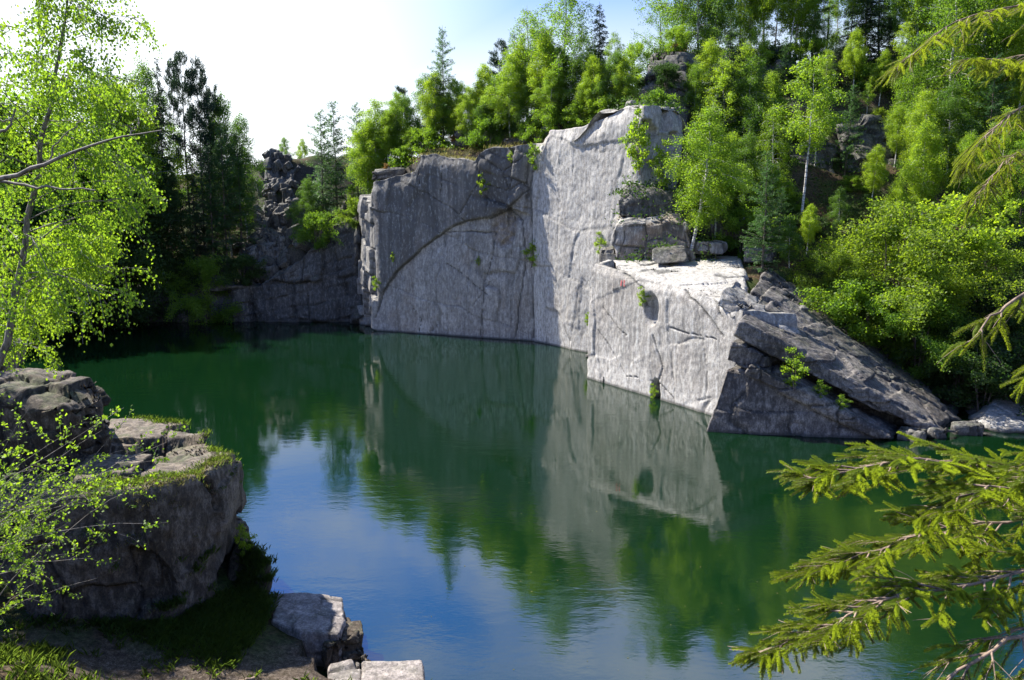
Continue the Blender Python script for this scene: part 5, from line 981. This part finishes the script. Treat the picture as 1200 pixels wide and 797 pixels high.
def bough(T, paths, rs, P_, r0, r1, n2, L2, sag=.5, n3=11, L3=(.07, .2), t0=.1, side_up=0., bare=.1):
    """main axis P_, side twigs in a drooping flat fan, shoots on each"""
    P_ = along(np.array([tuple(p) for p in P_], float), np.linspace(0, 1, 16))+rs.normal(size=(16, 3))*.008
    T.add(P_, np.linspace(r0, r1, 16), 7); sg = np.gradient(P_, axis=0)
    for i in range(n2):
        t = t0+(1-t0)*(i+rs.random())/n2; d = along(sg, t); d /= np.linalg.norm(d); sd = np.cross(d, [0, 0, 1]); sd /= np.linalg.norm(sd)
        L = L2*(1.15-t)*rs.uniform(.55, 1.2); dd = d*.9+sd*(1 if i % 2 else -1)*rs.uniform(.4, .9)+np.array([0, 0, side_up+rs.uniform(-.3, .25)])
        q = bez(along(P_, t), dd, L, rs, sag*rs.uniform(.4, 1.3), 8, .06); T.add(q, np.linspace(.006, .002, len(q)), 5)
        if rs.random() > bare: paths.append((q[3:], .15))
        for j in range(n3):
            t2 = rs.uniform(.15, 1.0); e_ = (q[-1]-q[0])/L; s2_ = np.cross(e_, [0, 0, 1]); s2_ /= np.linalg.norm(s2_)+1e-9
            c = bez(along(q, t2), e_*.9+s2_*(1 if j % 2 else -1)*rs.uniform(.3, .9)+rs.normal(size=3)*.15, rs.uniform(*L3), rs, sag*.6, 4, .06); T.add(c, np.linspace(.0025, .0012, len(c)), 4)
            if rs.random() > bare: paths.append((c, rs.uniform(.1, .55)))
def near_spruce():
    o = empty('spruce_tree', 'near spruce whose sunlit boughs sweep in over the water at the lower right', 'tree', None, (0, 0, 0)); T = Tubes(); rs = np.random.RandomState(12); paths = []
    bx, by = 3.75, 4.2; g = drop(bx, by); T.add(np.array([(bx, by, g-.2), (bx, by, 6), (bx+.05, by, 9), (bx+.05, by, 11.5), (bx, by, 13.5)]), [.13, .12, .10, .07, .02], 12)
    A = lambda *pp: [Vector((bx, by, pp[0][3] if len(pp[0]) > 3 else at_y(*pp[0][:3]).z))]+[at_y(*p[:3]) for p in pp]
    bough(T, paths, rs, A((1230, 560, 4.1), (1150, 545, 4.0), (1080, 535, 3.9), (1010, 548, 3.8), (945, 565, 3.75)), .009, .003, 38, .52, .28, 13, (.05, .15), side_up=.08)
    bough(T, paths, rs, A((1260, 660, 3.9), (1170, 680, 3.7), (1090, 690, 3.6), (1020, 708, 3.5), (955, 738, 3.45), (890, 768, 3.4)), .009, .003, 46, .5, .28, 13, (.05, .15), side_up=.08)
    bough(T, paths, rs, A((1240, 600, 4.3), (1150, 615, 4.2), (1080, 625, 4.1), (1010, 650, 4.0), (945, 670, 3.95)), .009, .003, 40, .5, .28, 13, (.05, .15), side_up=.08)
    bough(T, paths, rs, A((1260, 720, 3.5), (1190, 745, 3.3), (1120, 790, 3.2), (1050, 840, 3.1)), .014, .004, 16, .35, .8, bare=.55)
    bough(T, paths, rs, A((1300, 330, 4.6), (1230, 335, 4.5), (1190, 350, 4.4), (1160, 375, 4.35), (1140, 400, 4.3)), .016, .004, 12, .28, .9, 6)
    bough(T, paths, rs, A((1290, 420, 4.9), (1235, 420, 4.8), (1210, 440, 4.7)), .016, .004, 10, .25, .9, 6)
    bough(T, paths, rs, A((1270, 540, 3.9), (1210, 560, 3.7), (1140, 580, 3.6), (1070, 612, 3.55)), .009, .003, 34, .46, .28, 13, (.05, .15), side_up=.08)
    for i in range(18):   # boughs of the side that the picture does not show
        z = rs.uniform(6.5, 13); a = rs.uniform(-1.9, 1.2); L = 1.6*(1-(z-6)/9)+.3
        p = Vector((bx, by, z)); e_ = p+Vector((math.cos(a)*L, math.sin(a)*L, -.2))
        bough(T, paths, rs, [p, (p+e_)/2+Vector((0, 0, .1)), e_], .014, .004, 8, .35, .7, 4, bare=.3)
    V_, F_, hv = shoots(paths, rs, 2300, .0155, .0013)
    put('trunk', T.mesh('trunk', M['pale_twig']), o); put('crown', np_mesh('crown', V_, [F_], M['shoot'], False, {'hue': hv}), o)
near_spruce()
def near_larch():
    o = empty('larch_tree', 'larch at the right edge trailing long bright green sprays across the upper corner', 'tree', None, (0, 0, 0)); T = Tubes(); rs = np.random.RandomState(14); paths = []
    bx, by = 7.3, 8.2; g = drop(bx, by); T.add(np.array([(bx, by, g-.2), (bx, by, 6), (bx+.05, by, 10), (bx, by, 14), (bx, by, 17)]), [.15, .14, .12, .08, .03], 12)
    S_ = lambda z, *pp: [Vector((bx, by, z))]+[at_y(*p) for p in pp]
    for z, pp in [(12.9, ((1230, 5, 8.2), (1180, 8, 8.1), (1120, 25, 8.0), (1080, 55, 7.9), (1050, 80, 7.9))), (12.4, ((1230, 60, 8.4), (1180, 68, 8.4), (1130, 70, 8.3))), (11.6, ((1240, 110, 8.2), (1190, 130, 8.1), (1150, 165, 8.0), (1130, 200, 8))), (10.9, ((1240, 170, 8.4), (1190, 180, 8.3), (1160, 210, 8.2), (1140, 240, 8.1)))]:
        bough(T, paths, rs, S_(z, *pp), .011, .003, 30, .55, .8, 7, (.08, .25), bare=.15)
    for i in range(10):
        z = rs.uniform(7, 16); a = rs.uniform(-1.6, 1.4); L = 2.0*(1-(z-6)/12)+.3; p = Vector((bx, by, z)); e_ = p+Vector((math.cos(a)*L, math.sin(a)*L, -.2))
        bough(T, paths, rs, [p, (p+e_)/2+Vector((0, 0, .1)), e_], .014, .004, 10, .5, 1.0, 3, bare=.3)
    V_, F_, hv = shoots(paths, rs, 1300, .018, .0014)
    put('trunk', T.mesh('trunk', M['pale_twig']), o); put('crown', np_mesh('crown', V_, [F_], M['shoot'], False, {'hue': hv}), o)
near_larch()
def young_conifer(label, cx, cy, cz, n, Rr, seed, top=None):
    o = empty('young_spruce', label, 'young tree', None, (0, 0, 0)); T = Tubes(); rs = np.random.RandomState(seed); paths = []
    zt = cz+Rr*1.3; T.add(np.array([(cx, cy, cz), (cx+.01, cy, (cz+zt)/2), (cx, cy+.01, zt)]), [.02, .014, .005], 7)
    for i in range(n):
        h = (i+rs.random())/n; a = i*2.4; L = Rr*(1.1-.8*h)*rs.uniform(.7, 1.1); p = Vector((cx, cy, cz+h*(zt-cz))); e_ = p+Vector((math.cos(a)*L, math.sin(a)*L, L*rs.uniform(.15, .5)))
        bough(T, paths, rs, [p, (p+e_)/2+Vector((0, 0, -.02)), e_], .006, .002, 7, .16, -.2, 3, (.04, .09), bare=0, side_up=.1)
    V_, F_, hv = shoots(paths, rs, 520, .018, .0013)
    put('trunk', T.mesh('trunk', M['bark']), o); put('needles', np_mesh('needles', V_, [F_], M['shoot'], False, {'hue': hv}), o)
p = at_y(15, 850, 6.2); young_conifer('young bright green spruce in the lower left corner', p.x, p.y, drop(p.x, p.y)-.05, 30, .62, 31)
p = at_y(85, 830, 6.6); young_conifer('little spruce just right of the corner spruce', p.x, p.y, drop(p.x, p.y)-.05, 16, .42, 32)
p = at_y(215, 812, 7.2); young_conifer('tiny spruce tip at the bottom edge left of the driftwood', p.x, p.y, p.z-.15, 8, .16, 33)
p = at_y(272, 812, 7.2); young_conifer('tiny spruce tip at the bottom edge under the driftwood', p.x, p.y, p.z-.15, 6, .13, 34)
m, nt, out = mat('red_paint'); k = N(nt); bs = k.n('BsdfPrincipled'); bs.inputs['Base Color'].default_value = (.42, .10, .09, 1); bs.inputs['Roughness'].default_value = .7; k.l(bs.outputs[0], out.inputs[0])
MK = []
bt = BVHTree.FromPolygons([v.co for v in ledge.data.vertices], [tuple(p.vertices) for p in ledge.data.polygons])
nn = Vector((SB.nrm[1][0], SB.nrm[1][1], 0))
for x_, y_, z_ in MARK:
    h = bt.ray_cast(Vector((x_, y_, z_))+nn*2, -nn); MK.append(tuple((h[0] if h[0] else Vector((x_, y_, z_)))+nn*.03))
put('paint_mark', np_mesh('paint_mark', np.array(MK), np.array([[0, 1, 3, 2], [4, 5, 7, 6]]), m), ledge)
rs_ = np.random.RandomState(8); q_ = [at_z(rs_.uniform(500, 1150), rs_.uniform(470, 790), .006) for _ in range(170)]
V_, F_, hv = leaf_quads(np.array([tuple(p) for p in q_]), rs_.uniform(.02, .06, 170), rs_, .7); V_[:, 2] = .006+(V_[:, 2]-.006)*.05
put('floating_leaves', np_mesh('floating_leaves', V_, F_, M['dry_grass'], False, {'hue': hv}), None, 'scattered pollen and leaf bits floating on the lake', 'floating debris', None, 'stuff')
# driftwood on the path
T = Tubes(); q = [at_z(238, 796, 1.16), at_z(258, 784, 1.2), at_z(280, 777, 1.18), at_z(298, 773, 1.14)]; q = [Vector((p.x, p.y, drop(p.x, p.y)+.05)) for p in q]
T.add(along(np.array([tuple(p) for p in q]), np.linspace(0, 1, 12))+np.random.RandomState(1).normal(size=(12, 3))*.012, np.linspace(.055, .035, 12), 8)
put('driftwood', T.mesh('driftwood', M['pale_twig']), None, 'weathered dead branch lying on the shore path', 'branch')
T = Tubes(); q = [at_z(262, 733, 1.1), at_z(278, 722, 1.3)]; q = [Vector((p.x, p.y, drop(p.x, p.y)+.06)) for p in q]; T.add(np.array([tuple(p) for p in q]), [.012, .006], 5)
put('stick', T.mesh('stick', M['pale_twig']), None, 'thin pale stick in the shaded grass', 'stick')
# dead tree stump on the slope, with a broken top
T = Tubes(); x = x_at(1083, 50, 12); z = drop(x, 50); T.add(np.array([(x, 50, z-.2), (x+.05, 50, z+1.5), (x+.1, 50, z+3.2)]), [.16, .14, .12], 8)
put('dead_trunk', T.mesh('dead_trunk', M['pale_twig']), None, 'broken bare trunk standing among the trees on the right slope', 'dead tree')
#@@VEG1@@
# ------------------------------------------------------------------ light
sc = bpy.context.scene
wd_ = bpy.data.worlds.new('World'); sc.world = wd_; wd_.use_nodes = True; nt = wd_.node_tree
for n in list(nt.nodes): nt.nodes.remove(n)
k = N(nt); out = k.n('OutputWorld'); bg = k.n('Background'); k.l(bg.outputs[0], out.inputs[0])
SUN_EL, SUN_AZ = R(47.5), R(-61)      # azimuth from +Y towards +X
sky = k.n('TexSky', sky_type='NISHITA', sun_disc=False, sun_elevation=SUN_EL, sun_rotation=SUN_AZ, altitude=300, air_density=1.0, dust_density=.8, ozone_density=2.5)
tc = k.n('TexCoord'); V3 = tc.outputs['Generated']
sx = k.n('SeparateXYZ'); k.l(V3, sx.inputs[0])
dv = k.n('VectorMath', operation='DIVIDE'); k.l(V3, dv.inputs[0])
cb = k.n('CombineXYZ'); zz = k.math('ADD', k.math('MAXIMUM', sx.outputs[2], 0.0), .18)
for i in range(3): k.l(zz, cb.inputs[i])
k.l(cb.outputs[0], dv.inputs[1])
cn = k.noise(dv.outputs[0], .9, 8, .6, .3)
cl = k.rng(cn, .57, .68)
hz = k.math('MAXIMUM', k.rng(sx.outputs[2], .25, .05), k.math('MULTIPLY', k.rng(sx.outputs[0], .05, -.3), k.rng(sx.outputs[2], .34, .24)))
blu = k.mix(k.math('MULTIPLY', k.rng(sx.outputs[2], .18, .40), k.rng(sx.outputs[2], .78, .52)), sky.outputs[0], k.mix(1.0, sky.outputs[0], (.6, 1.35, 2.9), 'MULTIPLY'))
ccol = k.mix(k.math('MULTIPLY', k.math('MAXIMUM', cl, k.math('MULTIPLY', hz, .95)), .85), blu, (11, 11.4, 12))
k.l(ccol, bg.inputs['Color']); bg.inputs['Strength'].default_value = .06
sun = bpy.data.objects.new('sun', bpy.data.lights.new('sun', 'SUN')); C.objects.link(sun)
sun.data.energy = 5.0; sun.data.angle = R(.53); sun.data.color = (1, .955, .88)
dvec = Vector((math.sin(SUN_AZ)*math.cos(SUN_EL), math.cos(SUN_AZ)*math.cos(SUN_EL), math.sin(SUN_EL)))
sun.rotation_euler = dvec.to_track_quat('Z', 'Y').to_euler()
sc.view_settings.view_transform = 'Standard'; sc.view_settings.look = 'None'; sc.view_settings.exposure = 1.38; sc.view_settings.gamma = 1
sc.render.engine = 'CYCLES'
sc.cycles.max_bounces = 8; sc.cycles.diffuse_bounces = 3; sc.cycles.glossy_bounces = 3; sc.cycles.transmission_bounces = 3
sc.cycles.use_denoising = True
